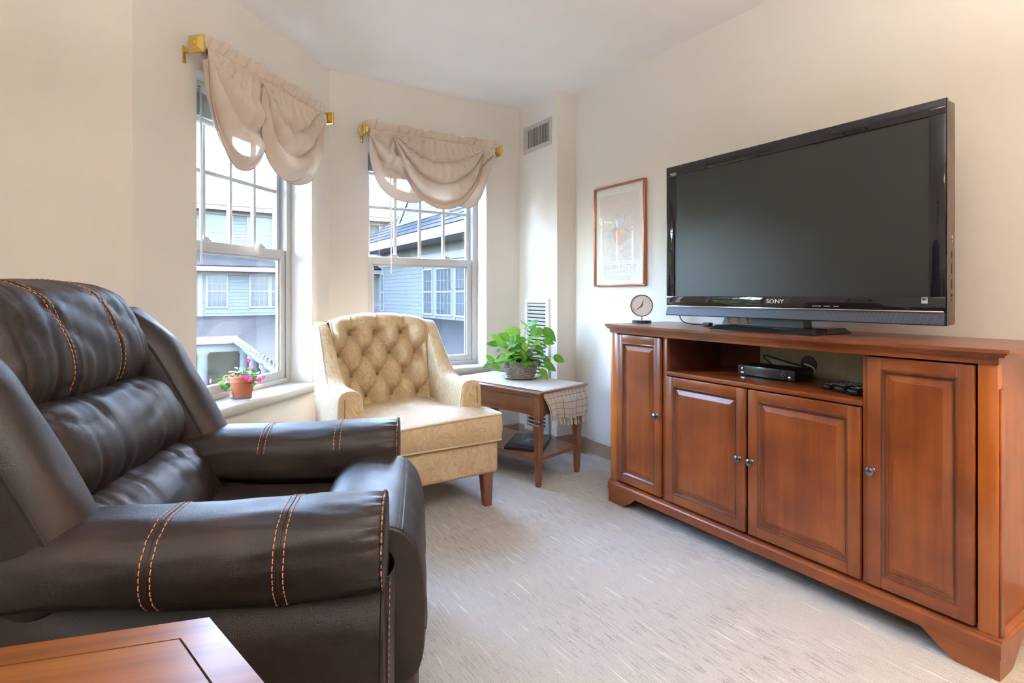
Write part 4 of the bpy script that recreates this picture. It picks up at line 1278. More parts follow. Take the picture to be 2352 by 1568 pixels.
# plaid runner with fringe
def plaid_mat():
    g = N('cream_plaid_cotton')
    uv = g.coord('UV')
    s = g.n('ShaderNodeSeparateXYZ'); g.set(s.inputs[0], uv)
    def lines(c, step, w):
        f = g.math('FRACT', g.math('DIVIDE', c, step))
        return g.math('LESS_THAN', g.math('ABSOLUTE', g.math('SUBTRACT', f, 0.5)), w)
    f = g.math('MAXIMUM', lines(s.outputs['X'], 0.036, 0.036), lines(s.outputs['Y'], 0.036, 0.036))
    col = g.mix(g.math('MULTIPLY', f, 0.85), (0.47, 0.43, 0.375), (0.075, 0.032, 0.03))
    return g.p(color=col, rough=0.9, spec=0.2, sheen=0.2, normal=g.bump(g.noise(uv, 700, 2), 0.25, 0.002))
M['plaid'] = plaid_mat()
M['fringe'] = plain('cream_fringe', (0.64, 0.55, 0.42), 0.9)
def make_runner():
    r = empty('table_runner', TM @ Vector((0.24, 0.0, 0.53)), TA, label='cream plaid runner with tasselled fringe hanging over the end table', cat='runner')
    W0, W1_ = 0.044 - 0.24, 0.432 - 0.24
    def path(q):
        """q metres from the back edge towards the overhang -> (y, z, hang 0..1)"""
        if q < 0.745: return 0.775 - 0.030 - q + 0.03, 0.0025, 0.0
        q -= 0.745
        rr = 0.022
        if q < rr * math.pi / 2:
            a = q / rr
            return 0.03 - rr * math.sin(a) - 0.0, 0.0025 - rr * (1 - math.cos(a)), 0.0
        q -= rr * math.pi / 2
        return 0.03 - rr - 0.014 * smooth01(q / 0.05), 0.0025 - rr - q, q
    LQ = 0.745 + 0.0345 + 0.150
    def cl(u, v):
        q = LQ * v
        y, z, h = path(q)
        x = W0 + (W1_ - W0) * u
        x = 0.0 + x * (1 - 0.10 * smooth01(h / 0.15)) + 0.012 * smooth01(h / 0.15)
        wob = smooth01(h / 0.10)
        y += wob * (-0.006 - 0.012 * math.sin(u * 14 + 0.6) * 0.8 - 0.006 * math.sin(u * 31)) 
        z += 0.012 * wob * math.sin(u * 5 + 1) 
        if h <= 0: z += 0.0012 * abs(math.sin(x * 60)) * abs(math.sin(q * 50)) + 0.0008
        if h <= 0 and y < 0.035: y -= 0.004
        return Vector((x, y, z))
    nu, nv = 60, 110
    mb = MB().grid(cl, nu, nv)
    o = mb.build('cloth', M['plaid'], r, ang=180)
    l = o.data.uv_layers.new(name='uv')
    for p in o.data.polygons:
        for li in p.loop_indices:
            vi = o.data.loops[li].vertex_index
            i, j = divmod(vi, nv)
            l.data[li].uv = ((W1_ - W0) * i / (nu - 1) + 0.011, LQ * j / (nv - 1) + 0.008)
    sd = o.modifiers.new('t', 'SOLIDIFY'); sd.thickness = 0.0012; sd.offset = 1
    rg = random.Random(3)
    n = 22
    for k in range(n):
        u = (k + 0.5) / n
        p = cl(u, 1.0)
        sw = rg.uniform(-0.008, 0.008)
        L1 = rg.uniform(0.018, 0.030)
        pts = [p + Vector((0, 0, 0.003)), p + Vector((sw * .3, -0.001, -L1 * .5)), p + Vector((sw, -0.002, -L1)), p + Vector((sw * 1.3, -0.002, -L1 - 0.012))]
        MB().tube(pts, [0.0012, 0.0016, 0.0030, 0.0042], 6).build('tassel', M['fringe'], r)
make_runner()

# ---------------------------------------------------------------- laptop on the shelf
def make_laptop():
    lp = empty('laptop', TM @ Vector((0.235, 0.285, 0.162)), TA + math.radians(30), label='closed slate grey laptop lying on the lower shelf of the end table', cat='laptop')
    body = plain('slate_laptop_metal', (0.055, 0.068, 0.085), 0.35, 0.6)
    bx('base', (-0.165, -0.115, 0.0), (0.165, 0.115, 0.009), M['black'], lp, 0.004)
    lid = bx('lid', (-0.165, -0.115, 0.0095), (0.165, 0.115, 0.0175), body, lp, 0.003)
    silver = plain('silver_mark', (0.7, 0.72, 0.75), 0.3, 0.8)
    mb = MB()
    def bar(x, z0, z1, sh=0.30, w=0.0028):
        mb.prism([(x + z0 * sh - w, z0), (x + z0 * sh + w, z0), (x + z1 * sh + w, z1), (x + z1 * sh - w, z1)], lambda p, k: (p[0], p[1], 0.0172 + 0.0007 * k))
    bar(-0.033, -0.013, 0.030); bar(-0.013, -0.013, 0.014); bar(0.012, -0.013, 0.012); bar(0.034, -0.030, 0.014)
    mb.prism([(-0.010, 0.010), (0.012, 0.010), (0.014, 0.014), (-0.009, 0.014)], lambda p, k: (p[0], p[1], 0.0172 + 0.0007 * k))
    mb.build('logo', silver, lid, fix=True)
make_laptop()

# ================================================================ plants
def leaf_mesh(name, mat, heart=True, nl=9, nw=5, curl=0.12, fold=0.18, wid=0.36):
    """unit leaf: base at the origin, tip at +y, faces +z"""
    mb = MB(); vs = []
    for i in range(nl):
        t = i / (nl - 1)
        w = wid * (math.sin(math.pi * min(1, t * 0.97 + 0.03) ** 0.72) ** 0.85) if heart else wid * math.sin(math.pi * t ** 0.9) ** 0.8
        if i == nl - 1: w = 0.003
        back = -0.10 * (1 - t) ** 6 if heart else 0
        for j in range(nw):
            a = (j / (nw - 1) - 0.5) * 2
            x = w * a
            y = t + (back * abs(a) if i < 3 else 0)
            z = fold * abs(a) * w - curl * t * t - 0.05 * a * a * math.sin(math.pi * t)
            vs.append((x, y, z))
    fs = [(i * nw + j, i * nw + j + 1, (i + 1) * nw + j + 1, (i + 1) * nw + j) for i in range(nl - 1) for j in range(nw - 1)]
    mb.add(vs, fs)
    o = mb.build(name, mat, ang=180)
    me = o.data
    bpy.data.objects.remove(o)
    return me
def leaf_mat(name, lo, mid, hi, vein):
    g = N(name)
    v = g.coord('Object')
    s = g.n('ShaderNodeSeparateXYZ'); g.set(s.inputs[0], v)
    rnd = g.n('ShaderNodeObjectInfo').outputs['Random']
    base = g.ramp(rnd, [(0.0, lo), (0.5, mid), (1.0, hi)])
    streak = g.ramp(g.noise(g.coord('Object', (9, 2.5, 1)), 1.0, 3), [(0.56, (0, 0, 0)), (0.66, (1, 1, 1))])
    rib = g.ramp(g.math('ABSOLUTE', s.outputs['X']), [(0.0, (1, 1, 1)), (0.022, (0, 0, 0))])
    col = g.mix(g.math('MULTIPLY', streak, vein), base, (0.62, 0.72, 0.32))
    col = g.mix(g.math('MULTIPLY', rib, 0.4), col, (0.45, 0.60, 0.18))
    pr = g.b; g.p(color=col, rough=0.38, spec=0.5)
    tl = g.n('ShaderNodeBsdfTranslucent', inp={'Color': col})
    mx = g.n('ShaderNodeMixShader'); mx.inputs[0].default_value = 0.35
    g.t.links.new(pr.outputs[0], mx.inputs[1]); g.t.links.new(tl.outputs[0], mx.inputs[2]); g.t.links.new(mx.outputs[0], g.out.inputs['Surface'])
    return g.mat
M['pothos'] = leaf_mat('pothos_leaf', (0.055, 0.22, 0.012), (0.12, 0.34, 0.02), (0.25, 0.46, 0.05), 0.35)
M['stemg'] = plain('green_stem', (0.16, 0.26, 0.06), 0.5)
M['impleaf'] = leaf_mat('impatiens_leaf', (0.03, 0.12, 0.03), (0.08, 0.22, 0.04), (0.26, 0.36, 0.05), 0.05)
M['soil'] = plain('potting_soil', (0.03, 0.018, 0.012), 0.95, bump=0.8, bscale=120)

VR = Vector((math.cos(YAW), -math.sin(YAW), 0)); VD = Vector((math.sin(YAW), math.cos(YAW), 0)); VU = Vector((0, 0, 1))
PC = Vector((1.905, 2.925, 0.5355))
def make_basket():
    pl = empty('saucer', PC, label='gold rimmed cream saucer under the wicker basket', cat='saucer')
    MB().lathe([(0, 0.002), (0.075, 0.002), (0.108, 0.008), (0.119, 0.013), (0.119, 0.0145), (0.106, 0.0105), (0.074, 0.0045), (0, 0.0045)], 48).build('dish', plain('cream_glaze', (0.72, 0.70, 0.64), 0.25, coat=0.5), pl)
    ring = [(0.119 * math.cos(2 * math.pi * k / 48), 0.119 * math.sin(2 * math.pi * k / 48), 0.0138) for k in range(48)]
    MB().tube(ring, 0.0017, 6, closed=True).build('gold_rim', M['brass'], pl)
    b = empty('wicker_basket', PC + Vector((0, 0, 0.005)), label='grey brown wicker basket holding the pothos on the end table', cat='basket')
    h = 0.100
    wk = N('grey_wicker')
    rnd = wk.n('ShaderNodeObjectInfo').outputs['Random']
    cc = wk.ramp(wk.noise(wk.coord('Object', (40, 40, 160)), 1.0, 3), [(0.3, (0.13, 0.098, 0.075)), (0.52, (0.25, 0.205, 0.165)), (0.72, (0.38, 0.33, 0.28))])
    wkm = wk.p(color=cc, rough=0.7, normal=wk.bump(wk.noise(wk.coord('Object', (60, 60, 300)), 1, 2), 0.3, 0.002))
    rad = lambda z: 0.080 + 0.028 * (z / h) ** 0.9
    NS = 22
    rows = 12
    for k in range(rows):
        z = 0.004 + (h - 0.008) * (k + 0.5) / rows
        pts = []
        for j in range(NS * 6):
            a = 2 * math.pi * j / (NS * 6)
            ph = math.pi * (k % 2)
            r = rad(z) + 0.0042 * math.cos(a * NS / 2 * 1.0 + ph)
            pts.append((r * math.cos(a), r * math.sin(a), z + 0.0006 * math.sin(a * 7 + k)))
        MB().tube(pts, 0.0046, 6, closed=True).build('wicker_strand', wkm, b)
    for j in range(NS):
        a = 2 * math.pi * (j + 0.5) / NS
        MB().tube([(rad(z) * math.cos(a), rad(z) * math.sin(a), z) for z in (0, h * .25, h * .5, h * .75, h)], 0.0036, 5).build('stake', wkm, b)
    for q in (0, math.pi):
        pts = [((rad(h) + 0.003 * math.cos(a * 14 + q)) * math.cos(a), (rad(h) + 0.003 * math.cos(a * 14 + q)) * math.sin(a), h + 0.002 + 0.003 * math.sin(a * 14 + q)) for a in [2 * math.pi * j / 120 for j in range(120)]]
        MB().tube(pts, 0.0042, 6, closed=True).build('rim', wkm, b)
    MB().lathe([(0, 0.003), (0.079, 0.003), (rad(h) - 0.008, h - 0.012), (rad(h) - 0.03, h - 0.010), (0, h - 0.008)], 28).build('liner', M['soil'], b)
make_basket()

def place_leaf(me, parent, base, tip, nrm, name='leaf', ws=1.0):
    o = bpy.data.objects.new(name, me); COL.objects.link(o); o.parent = parent
    y = (tip - base); L = y.length; y.normalize()
    z = (nrm - y * nrm.dot(y)).normalized()
    x = y.cross(z)
    Mx = frame(base, x, y, z) @ Matrix.Diagonal((L * ws, L, L, 1))
    o.matrix_local = Mx
    return o

def make_pothos():
    p = empty('pothos_plant', PC + Vector((0, 0, 0.10)), label='bright green trailing pothos growing in the wicker basket', cat='plant')
    me1 = leaf_mesh('pothos_leaf', M['pothos'])
    rg = random.Random(11)
    # prominent leaves as base -> tip in a plane facing the room's viewer, (px of a close study) ; depth varied
    study = [(720, 370, 410, 350), (400, 580, 150, 410), (510, 520, 305, 400), (300, 640, 45, 610), (430, 660, 250, 590), (195, 985, 40, 845), (180, 1045, 325, 1180), (110, 1040, -40, 1110),
             (910, 250, 1110, 140), (840, 340, 1015, 215), (985, 445, 1020, 225), (1010, 450, 1235, 335), (1215, 320, 1465, 555), (1210, 560, 1435, 600), (1420, 885, 1640, 965), (1240, 1015, 1475, 1165),
             (1150, 1140, 1300, 1325), (1245, 930, 1355, 1105), (1090, 970, 1125, 1110), (650, 950, 615, 1145), (480, 830, 275, 1015), (535, 850, 360, 965), (620, 880, 585, 1015), (755, 760, 795, 985),
             (865, 880, 700, 930), (715, 530, 825, 685), (690, 440, 575, 610), (835, 520, 640, 560), (530, 610, 650, 400), (440, 700, 580, 745), (785, 670, 555, 745), (900, 780, 680, 860), (960, 470, 890, 580),
             (1080, 690, 1230, 825), (1190, 640, 1305, 690), (870, 270, 745, 140), (640, 700, 480, 800), (560, 400, 700, 280), (1060, 330, 1240, 400), (1120, 560, 1000, 700), (480, 930, 470, 1060), (340, 760, 210, 780), (330, 880, 240, 930)]
    S_ = 3.055 / FPX / 7.84
    px = lambda x, y, d: VR * ((x - 745) * S_) + VU * ((1010 - y) * S_) + VD * d
    stems = []
    for i, (x0, y0, x1, y1) in enumerate(study):
        d0 = rg.uniform(-0.075, 0.03); d1 = d0 - rg.uniform(-0.01, 0.035)
        b, t = px(x0, y0, d0), px(x1, y1, d1)
        nrm = (-VD * rg.uniform(0.5, 1.0) + VU * rg.uniform(0.5, 1.1) + VR * rg.uniform(-0.35, 0.35))
        place_leaf(me1, p, b, t, nrm, ws=rg.uniform(0.85, 1.15) * (0.4 if i == 35 else 1.0))
        stems.append(b)
    for k in range(110):
        a = rg.uniform(0, 2 * math.pi); el = rg.uniform(0.1, 1.25)
        r = rg.uniform(0.05, 0.155)
        d = Vector((math.cos(a) * math.cos(el), math.sin(a) * math.cos(el), math.sin(el)))
        b = Vector((d.x * r * 1.0, d.y * r * 1.0, d.z * r * 1.0 + 0.0))
        out = Vector((d.x, d.y, rg.uniform(-0.6, 0.35))).normalized()
        t = b + out * rg.uniform(0.045, 0.075)
        place_leaf(me1, p, b, t, Vector((d.x * 0.6, d.y * 0.6, 1.0)), ws=rg.uniform(0.8, 1.1))
        stems.append(b)
    for b in stems:
        c = Vector((b.x * 0.15, b.y * 0.15, -0.012))
        mid = c.lerp(b, 0.55) + Vector((0, 0, 0.03 * min(1.0, b.length / 0.1)))
        MB().tube(bez(c, c.lerp(mid, .6) + Vector((0, 0, .015)), mid, b, 7), 0.0013, 5).build('stem', M['stemg'], p)
make_pothos()

POT = Vector((0.322, 3.010, Z0))
def make_impatiens():
    d = empty('glass_saucer', POT, label='clear glass saucer under the terracotta pot on the window sill', cat='saucer')
    MB().lathe([(0, 0.0), (0.055, 0.0), (0.064, 0.008), (0.068, 0.022), (0.0655, 0.022), (0.061, 0.009), (0.053, 0.003), (0, 0.003)], 40).build('dish', M['dish'], d)
    t = empty('terracotta_pot', POT + Vector((0, 0, 0.003)), label='small terracotta flower pot standing on the white window sill', cat='pot')
    tc = plain('terracotta', (0.44, 0.135, 0.055), 0.75, var=0.12, bump=0.1)
    MB().lathe([(0, 0), (0.042, 0), (0.054, 0.074), (0.056, 0.076), (0.061, 0.077), (0.063, 0.104), (0.060, 0.106), (0.057, 0.104), (0.055, 0.090), (0, 0.088)], 40).build('pot_body', tc, t)
    MB().lathe([(0, 0.096), (0.03, 0.095), (0.056, 0.0925)], 24).build('soil', M['soil'], t)
    p = empty('impatiens_plant', POT + Vector((0, 0, 0.098)), label='pink flowering impatiens planted in the terracotta pot', cat='plant')
    me = leaf_mesh('impatiens_leaf', M['impleaf'], heart=False, wid=0.34, curl=0.16)
    rg = random.Random(23)
    S_ = 2.74 / FPX / 13.07
    cx_, cy_ = 985, 745
    px = lambda x, y, dd: VR * ((x - cx_) * S_) + VU * ((cy_ - y) * S_) + VD * dd
    study = [(520, 690, 400, 790), (500, 690, 600, 760), (520, 780, 530, 910), (450, 830, 330, 1085), (470, 900, 500, 1100), (530, 930, 555, 1135), (690, 800, 715, 940), (1150, 830, 1115, 1010), (1380, 850, 1300, 950), (1400, 780, 1510, 800),
             (1060, 430, 990, 580), (1140, 430, 1010, 420), (1160, 450, 1140, 580), (1250, 470, 1230, 620), (1400, 570, 1290, 640), (1440, 590, 1540, 570), (1440, 620, 1500, 700), (1560, 640, 1600, 640), (760, 590, 660, 660), (900, 650, 800, 720),
             (960, 650, 880, 740), (1010, 820, 1100, 840), (1310, 650, 1430, 690), (700, 600, 810, 600), (1350, 870, 1470, 930), (850, 700, 780, 640)]
    bases = []
    for x0, y0, x1, y1 in study:
        dd = rg.uniform(-0.045, 0.02)
        b, t_ = px(x0, y0, dd), px(x1, y1, dd - rg.uniform(-0.005, 0.02))
        place_leaf(me, p, b, t_, -VD * rg.uniform(.5, 1) + VU * rg.uniform(.3, 1) + VR * rg.uniform(-.3, .3), ws=rg.uniform(1.0, 1.4)); bases.append(b)
    for k in range(16):
        a = rg.uniform(0, 6.28); r = rg.uniform(0.015, 0.055)
        b = Vector((math.cos(a) * r, math.sin(a) * r, rg.uniform(0.005, 0.04)))
        place_leaf(me, p, b, b + Vector((math.cos(a), math.sin(a), rg.uniform(-.3, .5))).normalized() * rg.uniform(0.02, 0.032), Vector((math.cos(a) * .3, math.sin(a) * .3, 1)), ws=1.2); bases.append(b)
    for b in bases:
        c = Vector((b.x * 0.2, b.y * 0.2, -0.006))
        MB().tube(bez(c, c.lerp(b, .4) + Vector((0, 0, .012)), c.lerp(b, .7) + Vector((0, 0, .012)), b, 5), 0.0014, 5).build('stem', M['stemg'], p)
    # five-petalled flowers
    def petal_m(name, lo, hi):
        g = N(name)
        rnd = g.n('ShaderNodeObjectInfo').outputs['Random']
        cc = g.ramp(rnd, [(0, lo), (1, hi)]); g.p(color=cc, rough=0.55)
        tl = g.n('ShaderNodeBsdfTranslucent', inp={'Color': cc}); mx = g.n('ShaderNodeMixShader'); mx.inputs[0].default_value = 0.4
        g.t.links.new(g.b.outputs[0], mx.inputs[1]); g.t.links.new(tl.outputs[0], mx.inputs[2]); g.t.links.new(mx.outputs[0], g.out.inputs['Surface'])
        return g.mat
    pm = petal_m('pink_petal', (0.72, 0.02, 0.26), (0.86, 0.10, 0.36))
    pet = leaf_mesh('petal', pm, heart=False, wid=0.52, curl=0.1, fold=0.05, nl=6)
    eye = plain('flower_eye', (0.75, 0.6, 0.5), 0.5)
    for (x, y, r, nx, nz) in ((1080, 715, 105, -0.2, 0.1), (1195, 705, 90, 0.2, 0.0), (1345, 750, 85, 0.2, 0.05), (1215, 235, 68, 0.5, 0.3), (1300, 430, 85, -0.4, 0.3), (885, 575, 72, -0.75, 0.2), (665, 765, 72, -0.45, 0.1), (205, 800, 78, -0.85, 0.2), (1620, 765, 72, 0.7, 0.1), (1740, 690, 55, 0.8, 0.3)):
        c = px(x, y, -0.05 + (0.03 if y < 500 else 0.0))
        f = empty('flower'); f.parent = p
        zax = (-VD + VR * nx + VU * nz).normalized(); xax = VU.cross(zax).normalized(); yax = zax.cross(xax)
        for k in range(5):
            a = 2 * math.pi * k / 5 + math.pi / 2
            dirv = xax * math.cos(a) + yax * math.sin(a)
            place_leaf(pet, f, c, c + dirv * r * S_ * 1.0 + zax * 0.003, zax, 'petal')
        MB().lathe([(0, 0.003), (0.002, 0.002), (0.0025, 0)], 8, mat=frame(c, xax, yax, zax)).build('flower_eye', eye, f)
        MB().tube(bez(Vector((c.x * .2, c.y * .2, 0)), Vector((c.x * .3, c.y * .3, c.z * .5 + .02)), c.lerp(Vector((0, 0, c.z)), .2) + Vector((0, 0, .004)), c - zax * 0.002, 6), 0.0011, 5).build('flower_stem', M['stemg'], f)
make_impatiens()
# ================================================================ cherry media cabinet
CX0, CX1 = 1.945, 2.385        # front and back planes
CY0, CY1 = 0.565, 2.140
CAB = Vector((2.165, 1.3525, 0))
cab = empty('media_cabinet', CAB, label='cherry wood media cabinet with four raised panel doors under the television', cat='cabinet')
def cb(name, lo, hi, mat, parent=None, bev=0.0, seg=2):
    a = Vector(lo) - CAB; b = Vector(hi) - CAB
    return bx(name, tuple(a), tuple(b), mat, parent or cab, bev, seg)

def make_cabinet():
    ch, chh = M['cherry'], M['cherry_h']
    # carcass
    cb('side_panel', (CX0 + 0.012, CY0 + 0.018, 0.05), (CX1, CY0 + 0.034, 0.885), ch)
    cb('side_panel', (CX0 + 0.012, CY1 - 0.034, 0.05), (CX1, CY1 - 0.018, 0.885), ch)
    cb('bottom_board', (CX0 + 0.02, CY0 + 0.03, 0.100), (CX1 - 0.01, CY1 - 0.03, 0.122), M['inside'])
    # corner pilasters with a bead
    for y0, s in ((CY0 + 0.006, 1), (CY1 - 0.006, -1)):
        a, b = sorted((y0, y0 + s * 0.047))
        cb('pilaster', (CX0 - 0.001, a, 0.112), (CX0 + 0.030, b, 0.872), M['post'], bev=0.004)
        cb('pilaster_bead', (CX0 + 0.004, min(y0 - s * .005, y0 + s * .001), 0.112), (CX0 + 0.030, max(y0 - s * .005, y0 + s * .001), 0.80), ch, bev=0.002)
    # face frame
    FX0, FX1 = CX0 + 0.004, CX0 + 0.024
    for ya, yb in ((0.903, 0.921), (1.757, 1.783)):
        cb('upright', (FX0 - 0.003, ya, 0.118), (FX1, yb, 0.872), ch, bev=0.0015)
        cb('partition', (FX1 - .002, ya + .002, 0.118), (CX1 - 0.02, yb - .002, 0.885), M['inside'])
    # bowed top rail above the open bay
    def rail(p, k):
        return Vector(p)
    n = 24
    def bow(y): return 0.042 * max(0.0, 1 - ((y - 1.3525) / 0.80) ** 2)
    # bowed top in stepped layers
    def slab(name, z0, z1, over, mat, y0, y1, clip=0.0):
        pts = []
        for k in range(n + 1):
            y = y0 + (y1 - y0) * k / n
            pts.append((CX0 - over - bow(y), y))
        if clip:
            pts[0] = (pts[0][0] + clip, pts[0][1]); pts.insert(1, (pts[1][0] * 0 + CX0 - over - bow(y0 + clip), y0 + clip))
            pts[-1] = (pts[-1][0] + clip, pts[-1][1]); pts.insert(-1, (CX0 - over - bow(y1 - clip), y1 - clip))
        poly = pts + [(CX1 + 0.004, y1), (CX1 + 0.004, y0)]
        return MB().prism(poly, lambda p, k: Vector((p[0], p[1], z0 + (z1 - z0) * k)) - CAB).build(name, mat, cab, fix=True, ang=30)
    slab('top', 0.901, 0.912, 0.026, M['cherry_top'], CY0 - 0.022, CY1 + 0.022, 0.010)
    slab('top_moulding', 0.895, 0.9012, 0.020, M['cherry_top'], CY0 - 0.016, CY1 + 0.016, 0.008)
    slab('top_moulding', 0.888, 0.8952, 0.014, M['cherry_h'], CY0 - 0.010, CY1 + 0.010, 0.006)
    slab('top_rail', 0.868, 0.8885, 0.004, M['cherry_h'], CY0 + 0.004, CY1 - 0.004, 0.0)
    # shelf of the open bay
    cb('shelf', (CX0 - 0.002, 0.920, 0.694), (CX1 - 0.02, 1.758, 0.712), M['cherry_h'], bev=0.002)
    # back: raw plywood behind the bay, darker board beyond it
    cb('back_panel', (CX1 - 0.055, 0.90, 0.70), (CX1 - 0.045, 1.548, 0.89), M['ply'])
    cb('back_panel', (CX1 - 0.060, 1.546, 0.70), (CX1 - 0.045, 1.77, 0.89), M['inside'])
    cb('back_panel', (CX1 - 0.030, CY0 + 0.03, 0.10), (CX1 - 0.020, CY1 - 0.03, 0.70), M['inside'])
    MB().lathe([(0.0, 0.0012), (0.030, 0.0012), (0.034, 0.0016), (0.036, 0)], 32, mat=Matrix.Translation(Vector((CX1 - 0.055, 1.318, 0.764)) - CAB) @ Matrix.Rotation(-math.pi / 2, 4, 'Y')).build('cable_grommet', plain('brown_grommet', (0.10, 0.068, 0.055), 0.5), cab)
    # plinth with bracket feet
    PX = CX0 - 0.010
    a = [(CY0, 0.0), (CY0 + 0.10, 0.0), (CY0 + 0.115, 0.006), (CY0 + 0.150, 0.030), (CY0 + 0.185, 0.058), (CY0 + 0.200, 0.063), (CY0 + 0.200, 0.070)]
    fr = a + [(CY1 - (p[0] - CY0), p[1]) for p in reversed(a)] + [(CY1, 0.098), (CY0, 0.098)]
    MB().prism(fr, lambda p, k: Vector((PX + 0.02 * k, p[0], p[1])) - CAB).build('plinth', chh, cab, fix=True)
    MB().prism([(CY0 - 0.003, 0.062), (CY1 + 0.003, 0.062), (CY1 + 0.003, 0.098), (CY0 - 0.003, 0.098)], lambda p, k: Vector((PX - 0.003 + 0.01 * k, p[0], p[1])) - CAB).build('plinth_band', chh, cab, fix=True)
    mp = [(-0.003, 0.097), (0.0, 0.103), (0.003, 0.105), (0.004, 0.110), (0.008, 0.113), (0.03, 0.115), (0.03, 0.097)]
    MB().prism(mp, lambda p, k: Vector((PX + p[0], CY0 - 0.003 + (CY1 - CY0 + 0.006) * k, p[1])) - CAB).build('plinth_moulding', chh, cab, fix=True)
    for yy, s in ((CY0, 1), (CY1, -1)):
        sd = [(PX + 0.0195, 0.0), (PX + 0.09, 0.0), (PX + 0.105, 0.006), (PX + 0.150, 0.040), (PX + 0.175, 0.060), (CX1 - 0.165, 0.060), (CX1 - 0.13, 0.03), (CX1 - 0.09, 0.0), (CX1, 0.0), (CX1, 0.098), (PX + 0.0195, 0.098)]
        MB().prism(sd, lambda p, k: Vector((p[0], yy + s * 0.02 * k, p[1])) - CAB).build('plinth_side', ch, cab, fix=True)
        MB().prism([(-s * 0.003, 0.097), (0.0, 0.103), (s * 0.003, 0.105), (s * 0.004, 0.110), (s * 0.008, 0.113), (s * 0.03, 0.115), (s * 0.03, 0.097)], lambda p, k: Vector((PX + 0.006 + (CX1 - PX - 0.008) * k, yy + p[0], p[1])) - CAB).build('plinth_moulding', chh, cab, fix=True)
        MB().prism([(PX + .0065, 0.062), (CX1, 0.062), (CX1, 0.098), (PX + .0065, 0.098)], lambda p, k: Vector((p[0], yy - s * 0.003 + s * 0.01 * k, p[1])) - CAB).build('plinth_band', ch, cab, fix=True)
    # doors
    def door(y0, y1, z0, z1, knob_y, knob_z):
        d = empty('door'); d.parent = cab
        xb = CX0 + 0.006; xf = CX0 - 0.012
        sw = 0.040
        cb('stile', (xf, y0, z0), (xb, y0 + sw, z1), ch, d, 0.003)
        cb('stile', (xf, y1 - sw, z0), (xb, y1, z1), ch, d, 0.003)
        cb('rail', (xf + .0004, y0 + sw - .001, z0), (xb, y1 - sw + .001, z0 + sw), chh, d, 0.003)
        cb('rail', (xf + .0004, y0 + sw - .001, z1 - sw), (xb, y1 - sw + .001, z1), chh, d, 0.003)
        # inner ogee moulding + raised panel as stepped frames
        mb = MB()
        def ring(i0, x0, i1, x1):
            a = [Vector((x0, y, z)) - CAB for y, z in ((y0 + i0, z0 + i0), (y1 - i0, z0 + i0), (y1 - i0, z1 - i0), (y0 + i0, z1 - i0))]
            b = [Vector((x1, y, z)) - CAB for y, z in ((y0 + i1, z0 + i1), (y1 - i1, z0 + i1), (y1 - i1, z1 - i1), (y0 + i1, z1 - i1))]
            mb.add(a + b, [(i, (i + 1) % 4, 4 + (i + 1) % 4, 4 + i) for i in range(4)])
        steps = [(sw - 0.002, xf + 0.001), (sw + 0.003, xf - 0.0005), (sw + 0.006, xf + 0.002), (sw + 0.011, xf + 0.009)]
        for (a0, b0), (a1, b1) in zip(steps, steps[1:]): ring(a0, b0, a1, b1)
        mb.build('moulding', M['cherry_dark'], d, fix=True, ang=25)
        mb = MB()
        steps = [(sw + 0.009, xf + 0.0095), (sw + 0.015, xf + 0.0105), (sw + 0.034, xf + 0.0035), (sw + 0.0355, xf + 0.002)]
        for (a0, b0), (a1, b1) in zip(steps, steps[1:]): ring(a0, b0, a1, b1)
        i = sw + 0.0355
        mb.add([Vector((xf + 0.002, y, z)) - CAB for y, z in ((y0 + i, z0 + i), (y1 - i, z0 + i), (y1 - i, z1 - i), (y0 + i, z1 - i))], [(0, 1, 2, 3)])
        mb.build('raised_panel', ch, d, fix=True, ang=18)
        kp = [(0.0085, 0.0), (0.0085, 0.002), (0.005, 0.005), (0.0048, 0.010), (0.009, 0.014), (0.0135, 0.018), (0.0150, 0.022), (0.0135, 0.026), (0.008, 0.029), (0.0, 0.030)]
        MB().lathe(kp, 24, mat=Matrix.Translation(Vector((xf, knob_y, knob_z)) - CAB) @ Matrix.Rotation(-math.pi / 2, 4, 'Y')).build('knob', M['pewter'], d)
    door(1.786, 2.080, 0.126, 0.862, 1.803, 0.500)
    door(1.349, 1.755, 0.124, 0.690, 1.370, 0.412)
    door(0.924, 1.336, 0.124, 0.690, 1.316, 0.412)
    door(0.622, 0.901, 0.124, 0.862, 0.884, 0.495)
make_cabinet()

# ================================================================ television
def gloss(name, c, r=0.05, spec=0.5, coat=0.0):
    g = N(name)
    v = g.coord()
    col = g.ramp(g.noise(v, 3, 2), [(0.3, c), (0.7, tuple(x * 1.1 for x in c))])
    return g.p(color=col, rough=r, spec=spec, coat=coat)
M['piano'] = gloss('piano_black', (0.010, 0.009, 0.012), 0.03, 0.6)
M['screen'] = gloss('matte_black_screen', (0.0035, 0.0035, 0.0035), 0.42, 0.9)
M['mesh'] = None
def mesh_mat():
    g = N('speaker_mesh')
    v = g.coord('Object', (1, 420, 420))
    w = g.n('ShaderNodeTexWave', wave_type='BANDS', bands_direction='Y', inp={'Vector': g.coord('Object'), 'Scale': 75.0})
    col = g.ramp(w.outputs['Fac'], [(0.3, (0.035, 0.042, 0.060)), (0.7, (0.085, 0.10, 0.135))])
    return g.p(color=col, rough=0.38, spec=0.6, metal=0.3)
M['mesh'] = mesh_mat()
M['silver'] = plain('silver_strip', (0.80, 0.80, 0.78), 0.18, 1.0, var=0.02)
M['label_w'] = plain('printed_white', (0.75, 0.76, 0.78), 0.5, var=0.02)
M['orange'] = plain('warm_side_plastic', (0.075, 0.055, 0.045), 0.45)
TVX, TY0, TY1, TZ0, TZ1 = 2.085, 0.743, 1.888, 0.962, 1.684
ztop_cab = 0.912
TVO = Vector((2.12, (TY0 + TY1) / 2, ztop_cab))
